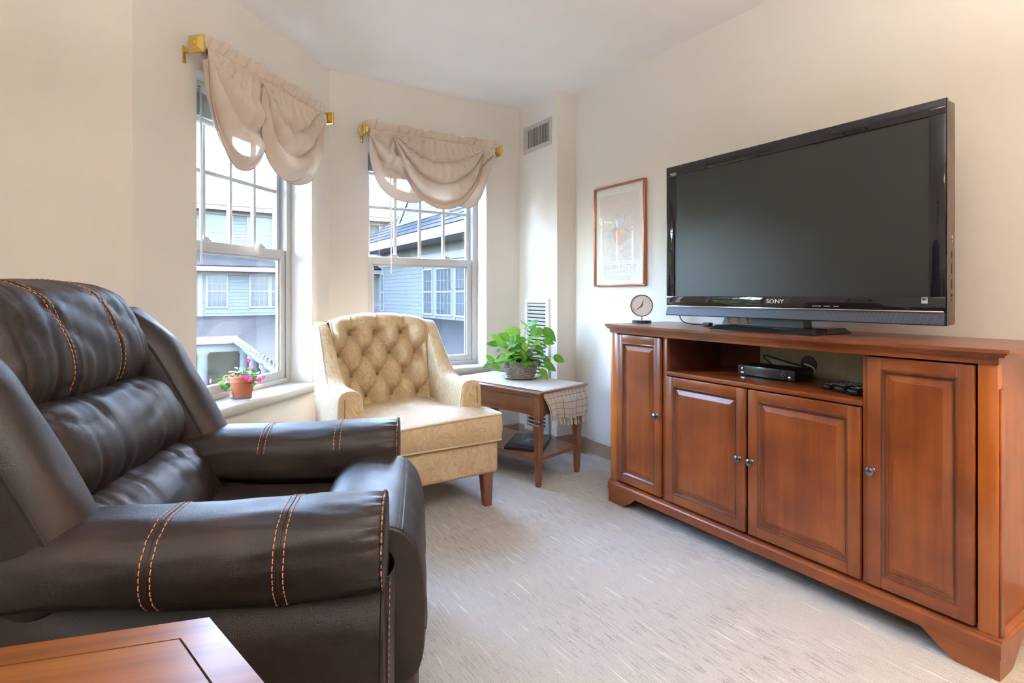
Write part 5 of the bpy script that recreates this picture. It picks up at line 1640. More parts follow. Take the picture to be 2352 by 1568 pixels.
FR = lambda y, z, x: frame(Vector((x, y, z)) - TVO, (0, -1, 0), (0, 0, 1), (-1, 0, 0))
def make_tv():
    tv = empty('television', TVO, label='large black flat screen television standing on the media cabinet', cat='television')
    L = lambda lo, hi: (tuple(Vector(lo) - TVO), tuple(Vector(hi) - TVO))
    sy0, sy1, sz0, sz1 = 0.789, 1.840, 1.055, 1.636
    body = bx('housing', *L((TVX + 0.012, TY0 - 0.0005, TZ0 + 0.002), (TVX + 0.075, TY1 + 0.0005, TZ1 - 0.002)), M['orange'], tv, 0.006)
    bx('rear_bulge', *L((TVX + 0.07, TY0 + 0.12, TZ0 + 0.06), (TVX + 0.115, TY1 - 0.12, TZ1 - 0.10)), M['black'], tv, 0.015)
    zs = 1.008      # lower edge of the glossy bezel
    bz = MB()
    for lo, hi in (((TY0, sz1), (TY1, TZ1)), ((TY0, zs), (TY1, sz0)), ((TY0, sz0 - .0005), (sy0, sz1 + .0005)), ((sy1, sz0 - .0005), (TY1, sz1 + .0005))):
        bz.box(*L((TVX, lo[0], lo[1]), (TVX + 0.018, hi[0], hi[1])), 0.002)
    bezel = bz.build('bezel', M['piano'], tv)
    bx('edge_trim', *L((TVX + 0.003, TY0 - 0.003, TZ0), (TVX + 0.014, TY0 + 0.001, TZ1)), M['piano'], tv)
    bx('screen', *L((TVX + 0.006, sy0 - 0.002, sz0 - 0.002), (TVX + 0.016, sy1 + 0.002, sz1 + 0.002)), M['screen'], tv)
    bx('silver_strip', *L((TVX - 0.002, TY0 + 0.004, zs - 0.004), (TVX + 0.016, TY1 - 0.004, zs + 0.001)), M['silver'], tv, 0.001)
    sp = MB().prism([(TVX + 0.003, zs - 0.004), (TVX - 0.007, TZ0 + 0.004), (TVX - 0.003, TZ0), (TVX + 0.03, TZ0), (TVX + 0.03, zs - 0.003)], lambda p, k: Vector((p[0], TY0 + 0.002 + (TY1 - TY0 - 0.004) * k, p[1])) - TVO)
    sp.build('speaker_bar', M['mesh'], tv, fix=True)
    # lettering
    text_part('logo', 'SONY', 0.023, M['label_w'], bezel, FR(1.318, 1.034, TVX - 0.0004), sx=1.25)
    text_part('logo', 'BRAVIA', 0.010, M['label_w'], bezel, FR(1.846, 1.647, TVX - 0.0004), sx=1.1)
    for y, s in ((1.150, 'PIC OFF/TIMER'), (1.112, 'STANDBY'), (1.078, 'POWER')):
        text_part('lettering', s, 0.0052, M['label_w'], bezel, FR(y, 1.0185, TVX - 0.0004), ext=0.0002)
    # energy sticker
    e = bx('energy_sticker', *L((TVX - 0.0006, 0.791, 1.0335), (TVX + 0.001, 0.8085, 1.0530)), M['label_w'], bezel)
    bx('sticker_field', *L((TVX - 0.0010, 0.7925, 1.0415), (TVX, 0.807, 1.0515)), M['black'], bezel)
    st = MB()
    arc = [(0.7995 + 0.0062 * math.cos(a), 1.0432 + 0.0068 * math.sin(a)) for a in [math.pi * k / 12 for k in range(13)]]
    st.tube([Vector((TVX - 0.0012, y, z)) - TVO for y, z in arc], 0.0004, 4)
    sp5 = []
    for k in range(10):
        a = math.pi / 2 + k * math.pi / 5; r = 0.0026 if k % 2 == 0 else 0.0011
        sp5.append((0.7960 + r * math.cos(a), 1.0445 + r * math.sin(a)))
    st.prism(sp5, lambda p, k: Vector((TVX - 0.0014 + 0.0005 * k, p[0], p[1])) - TVO)
    st.tube([Vector((TVX - 0.0012, 0.8055 - 0.0012 * k, 1.0428 + 0.0006 * math.sin(k * 2.1))) - TVO for k in range(7)], 0.0004, 4)
    st.build('sticker_star', M['label_w'], bezel, fix=True)
    bx('sticker_band', *L((TVX - 0.0009, 0.7925, 1.0350), (TVX, 0.807, 1.0405)), plain('pale_blue_print', (0.45, 0.55, 0.68), 0.5), bezel)
    # side sockets
    for z, h in ((1.247, 0.012), (1.232, 0.008), (1.19, 0.020), (1.145, 0.032), (1.095, 0.032), (1.06, 0.008), (1.045, 0.006)):
        bx('side_button', *L((TVX + 0.040, TY0 - 0.0025, z - h / 2), (TVX + 0.048, TY0 + 0.001, z + h / 2)), M['silver'] if z > 1.225 else M['black'], body)
    # stand
    base = [(1.965, 1.105), (1.965, 1.545), (2.02, 1.575), (2.235, 1.560), (2.235, 1.110), (2.02, 1.085)]
    mb = MB()
    lower = [(1.968, 1.100), (1.968, 1.546), (2.24, 1.546), (2.24, 1.100)]
    upper = [(1.992, 1.118), (1.992, 1.528), (2.225, 1.528), (2.225, 1.118)]
    z0, z1, z2 = ztop_cab, ztop_cab + 0.004, ztop_cab + 0.021
    vs = [Vector((x, y, z)) - TVO for ring, z in ((lower, z0), (lower, z1), (upper, z2)) for x, y in ring]
    fs = [(3, 2, 1, 0), (8, 9, 10, 11)] + [(k * 4 + i, k * 4 + (i + 1) % 4, (k + 1) * 4 + (i + 1) % 4, (k + 1) * 4 + i) for k in range(2) for i in range(4)]
    mb.add(vs, fs).build('stand_base', M['piano'], tv, fix=True)
    neck = [(2.085, 1.210), (2.085, 1.430), (2.150, 1.430), (2.150, 1.210)]
    MB().prism(neck, lambda p, k: Vector((p[0] + (0.012 * (1 - k)), p[1], z2 - 0.003 + 0.10 * k)) - TVO).build('stand_neck', plain('blue_grey_neck', (0.05, 0.07, 0.085), 0.3, coat=0.5), tv, fix=True)
    # power lead and plug
    lead = bez((2.15, 1.862, 0.965), (2.15, 1.86, 0.918), (2.17, 1.82, 0.916), (2.18, 1.735, 0.918), 16)
    MB().tube([p - TVO for p in lead], 0.0026, 7).build('power_lead', M['black'], tv)
    bx('lead_plug', *L((2.166, 1.700, ztop_cab), (2.194, 1.737, ztop_cab + 0.018)), M['black'], tv, 0.002)
make_tv()

# white device behind the stand
def make_router():
    o = Vector((2.275, 1.600, ztop_cab))
    r = empty('white_router', o, math.radians(12), label='small white wedge shaped router with grey curves behind the television stand', cat='router')
    MB().prism([(-0.055, 0.0), (0.055, 0.0), (0.052, 0.044), (0.046, 0.047), (-0.020, 0.044), (-0.05, 0.012)], lambda p, k: (p[0], -0.075 + 0.15 * k, p[1])).build('case', M['white'], r, fix=True)
    mb = MB()
    for j in range(3):
        for i, rr in enumerate((0.010, 0.016)):
            mb.tube([(-0.036 + 0.02 * math.sin(a) * .6 + rr * 0.5 * math.cos(a), -0.045 + 0.045 * j + rr * math.sin(a), 0.0285 + (rr * 0.5 * math.cos(a) + 0.02 * math.sin(a) * .6) * 1.06 + 0.0005) for a in [math.pi * 1.3 * k / 12 for k in range(13)]], 0.0016, 5)
    mb.build('printed_curve', M['grey'], r)
make_router()

# ================================================================ desk clock
def make_clock():
    c0 = Vector((2.150, 2.118, ztop_cab))
    ck = empty('desk_clock', c0, math.radians(-50), label='round black rimmed desk clock on a disc foot at the cabinet end', cat='clock')
    # local: face looks along -y
    MB().lathe([(0, 0), (0.049, 0), (0.050, 0.001), (0.050, 0.012), (0.049, 0.013), (0, 0.013)], 48).build('foot', M['black'], ck)
    MB().tube([(0, 0, 0.012), (0, 0, 0.036)], 0.0032, 12).build('stem', M['brass'], ck)
    RC = 0.0585; zc = 0.0325 + RC + 0.001
    rot = Matrix.Translation((0, 0, zc)) @ Matrix.Rotation(math.pi / 2, 4, 'X')      # +z of lathe -> -y
    MB().lathe([(0, -0.020), (0.050, -0.020), (0.057, -0.016), (RC, -0.010), (RC, 0.011), (RC - 0.0015, 0.0125), (RC - 0.004, 0.0125), (RC - 0.0045, 0.007)], 56, mat=rot).build('case', M['black'], ck)
    face = MB().lathe([(0, 0.0085), (RC - 0.0044, 0.0085), (RC - 0.0044, 0.0075), (0, 0.0075)], 56, mat=rot).build('dial', plain('cream_dial', (0.80, 0.76, 0.71), 0.5, var=0.02), ck)
    for h in range(1, 13):
        a = math.radians(90 - 30 * h)
        Mx = rot @ Matrix.Translation((0.0425 * math.cos(a), 0.0425 * math.sin(a), 0.0086))
        text_part('numeral', str(h), 0.0088, M['grey'], face, Mx, 0.0002)
    def hand(ang, L, w, name):
        a = math.radians(90 - ang)
        Mx = rot @ Matrix.Rotation(a, 4, 'Z')
        pts = [(-0.011, w * .8), (-0.011, -w * .8), (L * 0.62, -w), (L * 0.62 + 0.001, -w * .25), (L, -w * .2), (L, w * .2), (L * 0.62 + 0.001, w * .25), (L * 0.62, w)]
        MB().prism(pts, lambda p, k: Mx @ Vector((p[0], p[1], 0.0092 + 0.0006 * k))).build(name, M['black'], face, fix=True)
    hand(18, 0.037, 0.0016, 'hour_hand'); hand(232, 0.048, 0.0016, 'minute_hand'); hand(27, 0.044, 0.00035, 'alarm_hand')
    MB().lathe([(0.0035, 0.009), (0.0035, 0.011), (0, 0.0115)], 16, mat=rot).build('hub', M['black'], face)
make_clock()

# ================================================================ things in the open bay
ZS = 0.712
def make_box():
    o = Vector((2.185, 1.382, ZS))
    b = empty('set_top_box', o, label='black set-top box with a mesh top in the open bay of the cabinet', cat='set-top box')
    hx, hy = 0.068, 0.128
    bx('case', (-hx, -hy, 0.006), (hx, hy, 0.044), M['black'], b, 0.003)
    fp = bx('front_panel', (-hx - 0.003, -hy, 0.005), (-hx + 0.002, hy, 0.045), plain('dark_grey_front', (0.040, 0.034, 0.034), 0.25, coat=0.3), b, 0.001)
    for x in (-0.05, 0.05):
        for y in (-0.1, 0.1): MB().lathe([(0.008, 0), (0.008, 0.007)], 12, (x, y, 0)).build('foot', M['black'], b)
    FRb = lambda y, z: frame((-hx - 0.0034, y, z), (0, -1, 0), (0, 0, 1), (-1, 0, 0))
    text_part('logo', 'Spectrum', 0.0135, plain('dim_print', (0.22, 0.20, 0.20), 0.4), fp, FRb(0.058, 0.017), sx=1.15)
    rr = Matrix.Rotation(-math.pi / 2, 4, 'Y')
    for y, z, r in ((0.106, 0.031, 0.0055), (-0.108, 0.016, 0.0055)):
        MB().lathe([(r, 0), (r, 0.001), (r * .7, 0.0018), (0, 0.002)], 18, mat=Matrix.Translation((-hx - 0.003, y, z)) @ rr).build('button', M['silver'], fp)
    bx('usb_port', (-hx - 0.0036, 0.098, 0.011), (-hx - 0.002, 0.112, 0.019), M['silver'], fp); bx('usb_slot', (-hx - 0.0040, 0.0995, 0.0135), (-hx - 0.003, 0.1105, 0.0165), M['black'], fp)
    ringp = [(-hx - 0.0036, -0.080 + 0.0065 * math.cos(a), 0.026 + 0.0065 * math.sin(a)) for a in [2 * math.pi * k / 20 for k in range(20)]]
    MB().tube(ringp, 0.0009, 5, closed=True).build('dial_ring', M['grey'], fp)
    for dy, dz in ((0.013, 0), (-0.013, 0), (0, 0.013), (0, -0.013), (-0.030, 0.006)):
        MB().tube([(-hx - 0.0036, -0.080 + dy - 0.002, 0.026 + dz - 0.001), (-hx - 0.0036, -0.080 + dy, 0.026 + dz + 0.001), (-hx - 0.0036, -0.080 + dy + 0.002, 0.026 + dz - 0.001)], 0.0006, 4).build('arrow_mark', M['grey'], fp)
    rib = bx('vent_rib', (-hx + 0.006, -0.0016, 0.0435), (hx - 0.004, 0.0016, 0.0465), M['black'], b)
    for k in range(26):
        q = rib if k == 0 else copy_part(rib, b)
        q.location = (0, -hy + 0.01 + (2 * hy - 0.02) * k / 25, 0)
make_box()
w = MB().tube(bez((2.245, 1.415, ZS + 0.030), (2.30, 1.55, ZS + 0.100), (2.20, 1.47, ZS + 0.088), (2.31, 1.33, ZS + 0.043), 20) + bez((2.31, 1.33, ZS + 0.043), (2.318, 1.31, ZS + 0.03), (2.322, 1.30, ZS + 0.036), (2.326, 1.312, ZS + 0.046), 6)[1:], 0.0038, 8).build('black_cable', M['black'])
tag(w, 'black cable looping from the set-top box to the back panel hole', 'cable')
w = MB().tube(bez((2.326, 1.318, ZS + 0.046), (2.29, 1.35, ZS + 0.062), (2.27, 1.235, ZS + 0.058), (2.285, 1.275, ZS + 0.020), 20) + bez((2.285, 1.275, ZS + 0.020), (2.288, 1.30, ZS + 0.006), (2.30, 1.32, ZS + 0.0045), (2.31, 1.36, ZS + 0.0045), 8)[1:], 0.0042, 8).build('white_cable', M['white'])
tag(w, 'white cable curling out of the back panel hole', 'cable')

def make_remote(loc, rz, L, W_, H_, label, tip=None, keys=(7, 3)):
    r = empty('remote_control', loc, rz, label=label, cat='remote', group='remotes on the cabinet shelf')
    S = sq_pillow(L / 2, W_ / 2, H_ / 2, 7, 3.2)
    pillow_obj('case', S, Matrix.Translation((0, 0, H_ / 2)), M['black'], r, 20, 24)
    key = MB().box((-0.0035, -0.0035, 0), (0.0035, 0.0035, 0.0022), 0.001).build('key', M['grey'], r)
    first = True
    blue = plain('blue_key', (0.05, 0.08, 0.55), 0.35); red = plain('violet_key', (0.10, 0.06, 0.50), 0.35)
    for i in range(keys[0]):
        for j in range(keys[1]):
            o = key if first else copy_part(key, r)
            first = False
            o.location = (-L * 0.40 + L * 0.75 * i / (keys[0] - 1), (j - (keys[1] - 1) / 2) * W_ * 0.26, H_ - 0.0012)
    if tip:
        MB().box((-L * 0.47, -W_ * 0.3, H_ * 0.62), (-L * 0.43, W_ * 0.3, H_ * 0.80), 0.001).build('lens', blue, r)
        MB().lathe([(0.006, 0), (0.006, 0.002), (0, 0.0025)], 14, (-L * 0.22, 0, H_ - 0.0005)).build('round_key', red, r)
# tips point out of the bay (towards -x)
make_remote((2.140, 1.075, ZS), math.radians(-22), 0.17, 0.042, 0.020, 'black remote with a violet tip lying on the cabinet shelf', True)
make_remote((2.125, 1.020, ZS), math.radians(-20), 0.18, 0.048, 0.024, 'thick black remote between the violet tipped one and the narrow one')
make_remote((2.100, 0.963, ZS), math.radians(-16), 0.19, 0.046, 0.026, 'black remote with a square end next to the bay partition')

# ================================================================ framed print on the TV wall
def make_print():
    y0, y1, z0, z1 = 2.314, 2.764, 1.114, 1.749
    o = Vector((XW, (y0 + y1) / 2, z0))
    p = empty('framed_poster', o, label='pale exhibition poster in a copper coloured frame beside the television', cat='poster')
    cop = plain('copper_frame', (0.40, 0.135, 0.060), 0.25, 0.55, coat=0.4)
    L = lambda lo, hi: (tuple(Vector(lo) - o), tuple(Vector(hi) - o))
    f = 0.013; t = 0.024
    for lo, hi in (((y0, z0), (y1, z0 + f)), ((y0, z1 - f), (y1, z1)), ((y0, z0 + f - .001), (y0 + f, z1 - f + .001)), ((y1 - f, z0 + f - .001), (y1, z1 - f + .001))):
        bx('frame_bar', *L((XW - t, lo[0], lo[1]), (XW - 0.001, hi[0], hi[1])), cop, p, 0.004, 3)
    paper = plain('poster_paper', (0.84, 0.84, 0.81), 0.7, var=0.01)
    pa = bx('print', *L((XW - 0.010, y0 + 0.008, z0 + 0.008), (XW - 0.004, y1 - 0.008, z1 - 0.008)), paper, p)
    # soft pink field with vague water-colour blots only
    g = N('pink_watercolour_field')
    v = g.coord('Object', (1, 5, 5))
    f1 = g.ramp(g.noise(v, 1.0, 4, 0.6, 0.8), [(0.44, (0.78, 0.69, 0.66)), (0.58, (0.76, 0.70, 0.67)), (0.70, (0.68, 0.65, 0.67))])
    pf = g.p(color=f1, rough=0.7)
    bx('picture_field', *L((XW - 0.0105, y0 + 0.050, 1.272), (XW - 0.0095, y1 - 0.050, 1.690)), pf, pa)
    blot = lambda nm, c: plain(nm, c, 0.8, var=0.2)
    def blob(y, z, ry, rz_, c, nm, k):
        pts = []
        for i in range(28):
            a = 2 * math.pi * i / 28
            q = 1 + 0.14 * noise.noise(Vector((math.cos(a) * 1.5, math.sin(a) * 1.5, k)))
            pts.append((y + ry * q * math.cos(a), z + rz_ * q * math.sin(a)))
        MB().prism(pts, lambda s, j: Vector((XW - 0.0105 - 0.0004 * (k % 4 + 1) * j, s[0], s[1])) - o).build('colour_blot', blot(nm, c), pa, fix=True)
    yc = (y0 + y1) / 2
    blob(yc + 0.005, 1.430, 0.115, 0.045, (0.66, 0.64, 0.66), 'grey_wash', 1)
    blob(yc, 1.435, 0.048, 0.070, (0.74, 0.52, 0.47), 'rose_wash', 2)
    blob(yc, 1.530, 0.050, 0.050, (0.70, 0.69, 0.72), 'lilac_wash', 3)
    pink = plain('pink_print', (0.62, 0.44, 0.43), 0.6); gp = plain('grey_print', (0.50, 0.51, 0.52), 0.6)
    FRp = lambda y, z: frame(Vector((XW - 0.0104, y, z)) - o, (0, -1, 0), (0, 0, 1), (-1, 0, 0))
    text_part('lettering', 'BEATRIX POTTER', 0.041, pink, pa, FRp(yc, 1.232), sx=0.92)
    text_part('lettering', 'ARTIST AND STORYTELLER', 0.026, pink, pa, FRp(yc, 1.203), sx=0.92)
    text_part('lettering', 'THE PIERPONT MORGAN LIBRARY', 0.0165, gp, pa, FRp(yc, 1.172))
    text_part('lettering', '12 MAY-21 AUGUST 1988', 0.0165, gp, pa, FRp(yc, 1.156))
    for za, zb in ((1.1865, 1.188), (1.2595, 1.261)):
        bx('rule_line', *L((XW - 0.0106, y0 + 0.050, za), (XW - 0.0095, y1 - 0.050, zb)), gp, pa)
    for yy in (y0 + 0.050, y1 - 0.051):
        bx('rule_line', *L((XW - 0.0106, yy, 1.187), (XW - 0.0095, yy + 0.001, 1.260)), gp, pa)
    bx('rule_line', *L((XW - 0.0106, y0 + 0.080, 1.1385), (XW - 0.0095, y1 - 0.080, 1.1395)), gp, pa)
    bx('glass', *L((XW - 0.0165, y0 + 0.010, z0 + 0.010), (XW - 0.0145, y1 - 0.010, z1 - 0.010)), M['clear'], p)
make_print()
# ================================================================ balloon valances on brass rods
def fabric_mat():
    g = N('blush_sheer_fabric')
    v = g.coord('UV')
    weave = g.noise(g.coord('UV', (1, 1, 1)), 500, 2)
    col = g.ramp(g.noise(v, 6, 2), [(0.3, (0.70, 0.595, 0.50)), (0.7, (0.76, 0.65, 0.555))])
    g.p(color=col, rough=0.55, sheen=0.3, normal=g.bump(weave, 0.05, 0.001))
    tl = g.n('ShaderNodeBsdfTranslucent', inp={'Color': (0.56, 0.41, 0.31)})
    tr = g.n('ShaderNodeBsdfTransparent', inp={'Color': (0.95, 0.88, 0.82)})
    mx = g.n('ShaderNodeMixShader'); mx.inputs[0].default_value = 0.17
    g.t.links.new(g.b.outputs[0], mx.inputs[1]); g.t.links.new(tl.outputs[0], mx.inputs[2])
    m2 = g.n('ShaderNodeMixShader'); m2.inputs[0].default_value = 0.02
    g.t.links.new(mx.outputs[0], m2.inputs[1]); g.t.links.new(tr.outputs[0], m2.inputs[2])
    g.t.links.new(m2.outputs[0], g.out.inputs['Surface'])
    return g.mat
M['blush'] = fabric_mat()
M['hem'] = plain('blush_hem', (0.40, 0.30, 0.26), 0.7)

def make_rod(mat, x0, x1, z, yr, label):
    r = empty('curtain_rod', label=label, cat='curtain rod', group='brass curtain rods')
    r.matrix_world = mat
    MB().tube([(x0, yr, z), (x1, yr, z)], 0.011, 14).build('rod', M['brass'], r)
    for x, s in ((x0, -1), (x1, 1)):
        fin = MB()
        # square finial: collar, plate and low pyramid with a boss
        def sq(x_, h, k=None): return [Vector((x_, yr - h, z - h)), Vector((x_, yr + h, z - h)), Vector((x_, yr + h, z + h)), Vector((x_, yr - h, z + h))]
        steps = [(0.0, 0.016), (0.012, 0.016), (0.012, 0.022), (0.020, 0.022), (0.020, 0.030), (0.026, 0.036), (0.034, 0.036), (0.037, 0.032), (0.046, 0.016)]
        vs = [p for d, h in steps for p in sq(x + s * d, h)]
        fs = [(k * 4 + i, k * 4 + (i + 1) % 4, (k + 1) * 4 + (i + 1) % 4, (k + 1) * 4 + i) for k in range(len(steps) - 1) for i in range(4)]
        fs += [(3, 2, 1, 0), tuple(4 * (len(steps) - 1) + i for i in range(4))]
        fin.add(vs, fs)
        fin.lathe([(0.011, 0), (0.010, 0.003), (0.006, 0.006), (0, 0.007)], 16, mat=Matrix.Translation((x + s * 0.045, yr, z)) @ Matrix.Rotation(s * math.pi / 2, 4, 'Y'))
        fin.build('finial', M['brass'], r, fix=True, ang=25)
        xb = x - s * 0.004 + s * 0.012
        bx('bracket_arm', (xb - 0.007, yr - 0.004, z - 0.020), (xb + 0.007, -0.002, z - 0.010), M['brass'], r, 0.002)
        bx('bracket_plate', (xb - 0.008, -0.006, z - 0.062), (xb + 0.008, 0.0, z + 0.010), M['brass'], r, 0.002)
        for dz in (-0.050, -0.028):
            MB().lathe([(0.004, 0), (0.003, 0.002), (0, 0.0025)], 10, mat=Matrix.Translation((xb, -0.006, z + dz)) @ Matrix.Rotation(math.pi / 2, 4, 'X')).build('screw', M['brass'], r)

def make_valance(mat, x0, x1, z, yr, swags, seed, label):
    """rod pocket with a ruffled header and overlapping hanging swags; y < 0 is the room side"""
    v = empty('window_valance', label=label, cat='valance', group='blush balloon valances')
    v.matrix_world = mat
    W_ = x1 - x0
    rs = seed * 3.7
    def gath(u, f): return noise.noise(Vector((u * f, rs, 0.5)))
    # pocket: gathered sleeve around the rod
    def pocket(u, t):
        a = 2 * math.pi * t
        g = 0.0055 * math.sin(u * 95 + 3 * gath(u, 9)) * (0.6 + 0.6 * gath(u, 6)) + 0.003 * gath(u * 3, 40 + 3 * math.sin(a))
        g *= 0.55 if seed == 2 else 1.0
        ry, rz = 0.020 + g, 0.034 + g * 0.6
        return Vector((x0 + W_ * u, yr + ry * math.cos(a), z - 0.014 + rz * math.sin(a) + 0.004 * gath(u, 12)))
    MB().grid(pocket, 240, 26, closev=True).build('rod_pocket', M['blush'], v, ang=180, uv=True)
    # standing ruffle
    def ruf(u, t):
        ph = u * 92 + 7 * gath(u, 7)
        tri = 2 / math.pi * math.asin(0.94 * math.sin(ph))
        amp = (0.005 + 0.030 * t) * (0.7 + 0.6 * gath(u, 11))
        h = 0.056 + 0.020 * gath(u, 19)
        return Vector((x0 - 0.006 + (W_ + 0.012) * u + amp * 0.8 * math.cos(ph + 0.8), yr + amp * tri - 0.012 * t, z + 0.012 + h * t - 0.006 * t * t * (1 + math.sin(ph * 0.5 + 2 * gath(u, 5)))))
    MB().grid(ruf, 620, 9).build('ruffle', M['blush'], v, ang=180, uv=True)
    zb = z - 0.030
    for k, (a0, a1, front, pl, hem) in enumerate(swags):
        hp = crom([(p[0], 0, p[1]) for p in hem], 12)
        cum = [0.0]
        for i in range(1, len(hp)): cum.append(cum[-1] + (hp[i] - hp[i - 1]).length)
        def H(u, hp=hp, cum=cum):
            q = u * cum[-1]
            for i in range(1, len(cum)):
                if q <= cum[i] + 1e-9: return hp[i - 1].lerp(hp[i], (q - cum[i - 1]) / max(1e-9, cum[i] - cum[i - 1]))
            return hp[-1]
        def sw(u, t, a0=a0, a1=a1, front=front, pl=pl, k=k, H=H):
            h = H(u)
            tx = a0 + (a1 - a0) * (u + 0.10 * math.sin(2 * math.pi * u) / (2 * math.pi))
            q = math.sin(math.pi * min(1.0, max(0.0, u))) ** 0.6
            tt = t ** 0.92
            x = tx + (h.x - tx) * tt ** 1.25
            zz = zb + 0.016 + (h.z - zb - 0.016) * tt
            wob = 1.4 * noise.noise(Vector((u * 2.3, t * 1.7, rs + k)))
            fold = 1.15 - 2.3 * abs(math.sin(math.pi * (t ** 0.9) * pl * 0.62 + 0.5 * wob + 1.3 * k)) ** 0.8
            amp = 0.022 * smooth01(t / 0.45) * (0.25 + 0.75 * q) * (1 - 0.35 * smooth01((t - .85) / .15))
            vert = (0.0095 * math.sin(u * 2 * math.pi * 11 * (a1 - a0) / 0.5 + 2.2 * gath(u + k, 8)) + 0.006 * math.sin(u * 41 + k)) * (1 - t) ** 1.2 * smooth01(t / 0.04 + 0.3)
            belly = 0.034 * math.sin(math.pi * min(1, t * 0.93)) * q
            y = yr - 0.006 - front - belly + amp * fold + vert
            zz += 0.010 * math.cos(2 * math.pi * (t ** 0.9) * pl * 0.5 + wob) * t * (1 - t) * 3 * q
            return Vector((x, y, zz))
        nu, nv = 120, 80
        s = MB().grid(sw, nu, nv).build('swag', M['blush'], v, ang=180, uv=True)
        MB().tube([sw(i / 110, 1.0) for i in range(111)], 0.0019, 5).build('hem', M['hem'], s)
        def lin(u, t, sw=sw):
            p = sw(u, 1 - 0.16 * t); return Vector((p.x, p.y + 0.016 * math.sin(math.pi * min(1, t + .1)) + 0.012 * t, p.z))
        MB().grid(lin, 60, 10).build('swag_return', M['blush'], s, ang=180, uv=True)

YR = -0.085
make_rod(W1, -0.062, 0.860, 2.088, YR, 'brass curtain rod with square finials over the slanted bay window')
make_valance(W1, -0.050, 0.846, 2.082, YR, [
    (0.52, 0.840, 0.002, 3.0, [(0.42, 1.72), (0.46, 1.650), (0.53, 1.636), (0.62, 1.652), (0.70, 1.695), (0.755, 1.80), (0.79, 1.93), (0.838, 2.03)]),
    (-0.048, 0.40, 0.010, 4.5, [(-0.050, 2.04), (-0.050, 1.95), (-0.040, 1.86), (0.006, 1.723), (0.084, 1.632), (0.144, 1.620), (0.209, 1.640), (0.275, 1.70), (0.34, 1.83)]),
    (0.270, 0.720, 0.040, 5.0, [(0.255, 2.03), (0.245, 1.93), (0.250, 1.80), (0.280, 1.71), (0.345, 1.655), (0.43, 1.632), (0.53, 1.655), (0.61, 1.72), (0.67, 1.84), (0.71, 2.03)])], 1,
             'gathered blush balloon valance with loose swags over the potted impatiens window')
make_rod(W2, -0.032, 0.892, 2.084, YR, 'brass curtain rod with square finials over the window behind the armchair')
make_valance(W2, -0.022, 0.874, 2.078, YR, [
    (0.52, 0.870, 0.002, 3.0, [(0.50, 1.76), (0.57, 1.685), (0.63, 1.653), (0.698, 1.668), (0.766, 1.745), (0.812, 1.87), (0.848, 1.97), (0.868, 2.04)]),
    (-0.020, 0.40, 0.008, 4.0, [(-0.022, 2.04), (-0.024, 1.95), (-0.010, 1.86), (0.037, 1.747), (0.136, 1.672), (0.262, 1.656), (0.34, 1.685), (0.40, 1.76)]),
    (0.130, 0.770, 0.040, 5.6, [(0.125, 2.04), (0.140, 1.97), (0.175, 1.87), (0.223, 1.767), (0.313, 1.671), (0.452, 1.624), (0.598, 1.671), (0.685, 1.77), (0.735, 1.88), (0.770, 2.04)])], 2,
             'gathered blush balloon valance of three neat swags behind the tufted armchair')

# ================================================================ oak occasional table in the foreground
def make_hex_table():
    c = Vector((0.060 + 0.36 * math.cos(math.radians(224)), 0.995 + 0.36 * math.sin(math.radians(224)), 0))
    t = empty('hexagonal_table', c, math.radians(44), label='glossy oak hexagonal side table beside the recliner arm', cat='table')
    H_ = 0.55
    hexa = lambda r: [(r * math.cos(math.pi / 3 * k), r * math.sin(math.pi / 3 * k)) for k in range(6)]
    mb = MB()
    steps = [(0.338, H_ - 0.026), (0.346, H_ - 0.022), (0.350, H_ - 0.012), (0.357, H_ - 0.008), (0.360, H_ - 0.004), (0.358, H_)]
    vs = [(x, y, z) for r, z in steps for x, y in hexa(r)]
    fs = [(k * 6 + i, k * 6 + (i + 1) % 6, (k + 1) * 6 + (i + 1) % 6, (k + 1) * 6 + i) for k in range(len(steps) - 1) for i in range(6)]
    fs += [tuple(range(5, -1, -1))]
    mb.add(vs, fs)
    mb.build('top_edge', M['legwood'], t, fix=True, ang=20)
    # six border boards and a sunk centre panel with a dark joint between
    for k in range(6):
        a, b = math.pi / 3 * k, math.pi / 3 * (k + 1)
        o_, i_ = 0.358, 0.3035
        pts = [(o_ * math.cos(a), o_ * math.sin(a)), (o_ * math.cos(b), o_ * math.sin(b)), (i_ * math.cos(b), i_ * math.sin(b)), (i_ * math.cos(a), i_ * math.sin(a))]
        MB().prism(pts, lambda p, q: (p[0], p[1], H_ - 0.010 + 0.011 * q)).build('border_board', M['oak'], t, fix=True)
    MB().prism(hexa(0.304), lambda p, q: (p[0], p[1], H_ - 0.012 + 0.0095 * q)).build('joint', M['dark'], t, fix=True)
    MB().prism(hexa(0.3000), lambda p, q: (p[0], p[1], H_ - 0.010 + 0.011 * q)).build('centre_panel', M['oak'], t, fix=True)
    for k in range(6):
        a, b = math.pi / 3 * k, math.pi / 3 * (k + 1)
        r0, r1 = 0.30, 0.285
        pts = [(r0 * math.cos(a), r0 * math.sin(a)), (r0 * math.cos(b), r0 * math.sin(b)), (r1 * math.cos(b), r1 * math.sin(b)), (r1 * math.cos(a), r1 * math.sin(a))]
        MB().prism(pts, lambda p, q: (p[0], p[1], 0.03 + (H_ - 0.055) * q)).build('side_panel', M['walnut'], t, fix=True)
        MB().tube([(0.292 * math.cos(a), 0.292 * math.sin(a), z) for z in (0.0, 0.05, H_ - 0.03)], [0.016, 0.02, 0.02], 8).build('leg', M['walnut'], t)
make_hex_table()

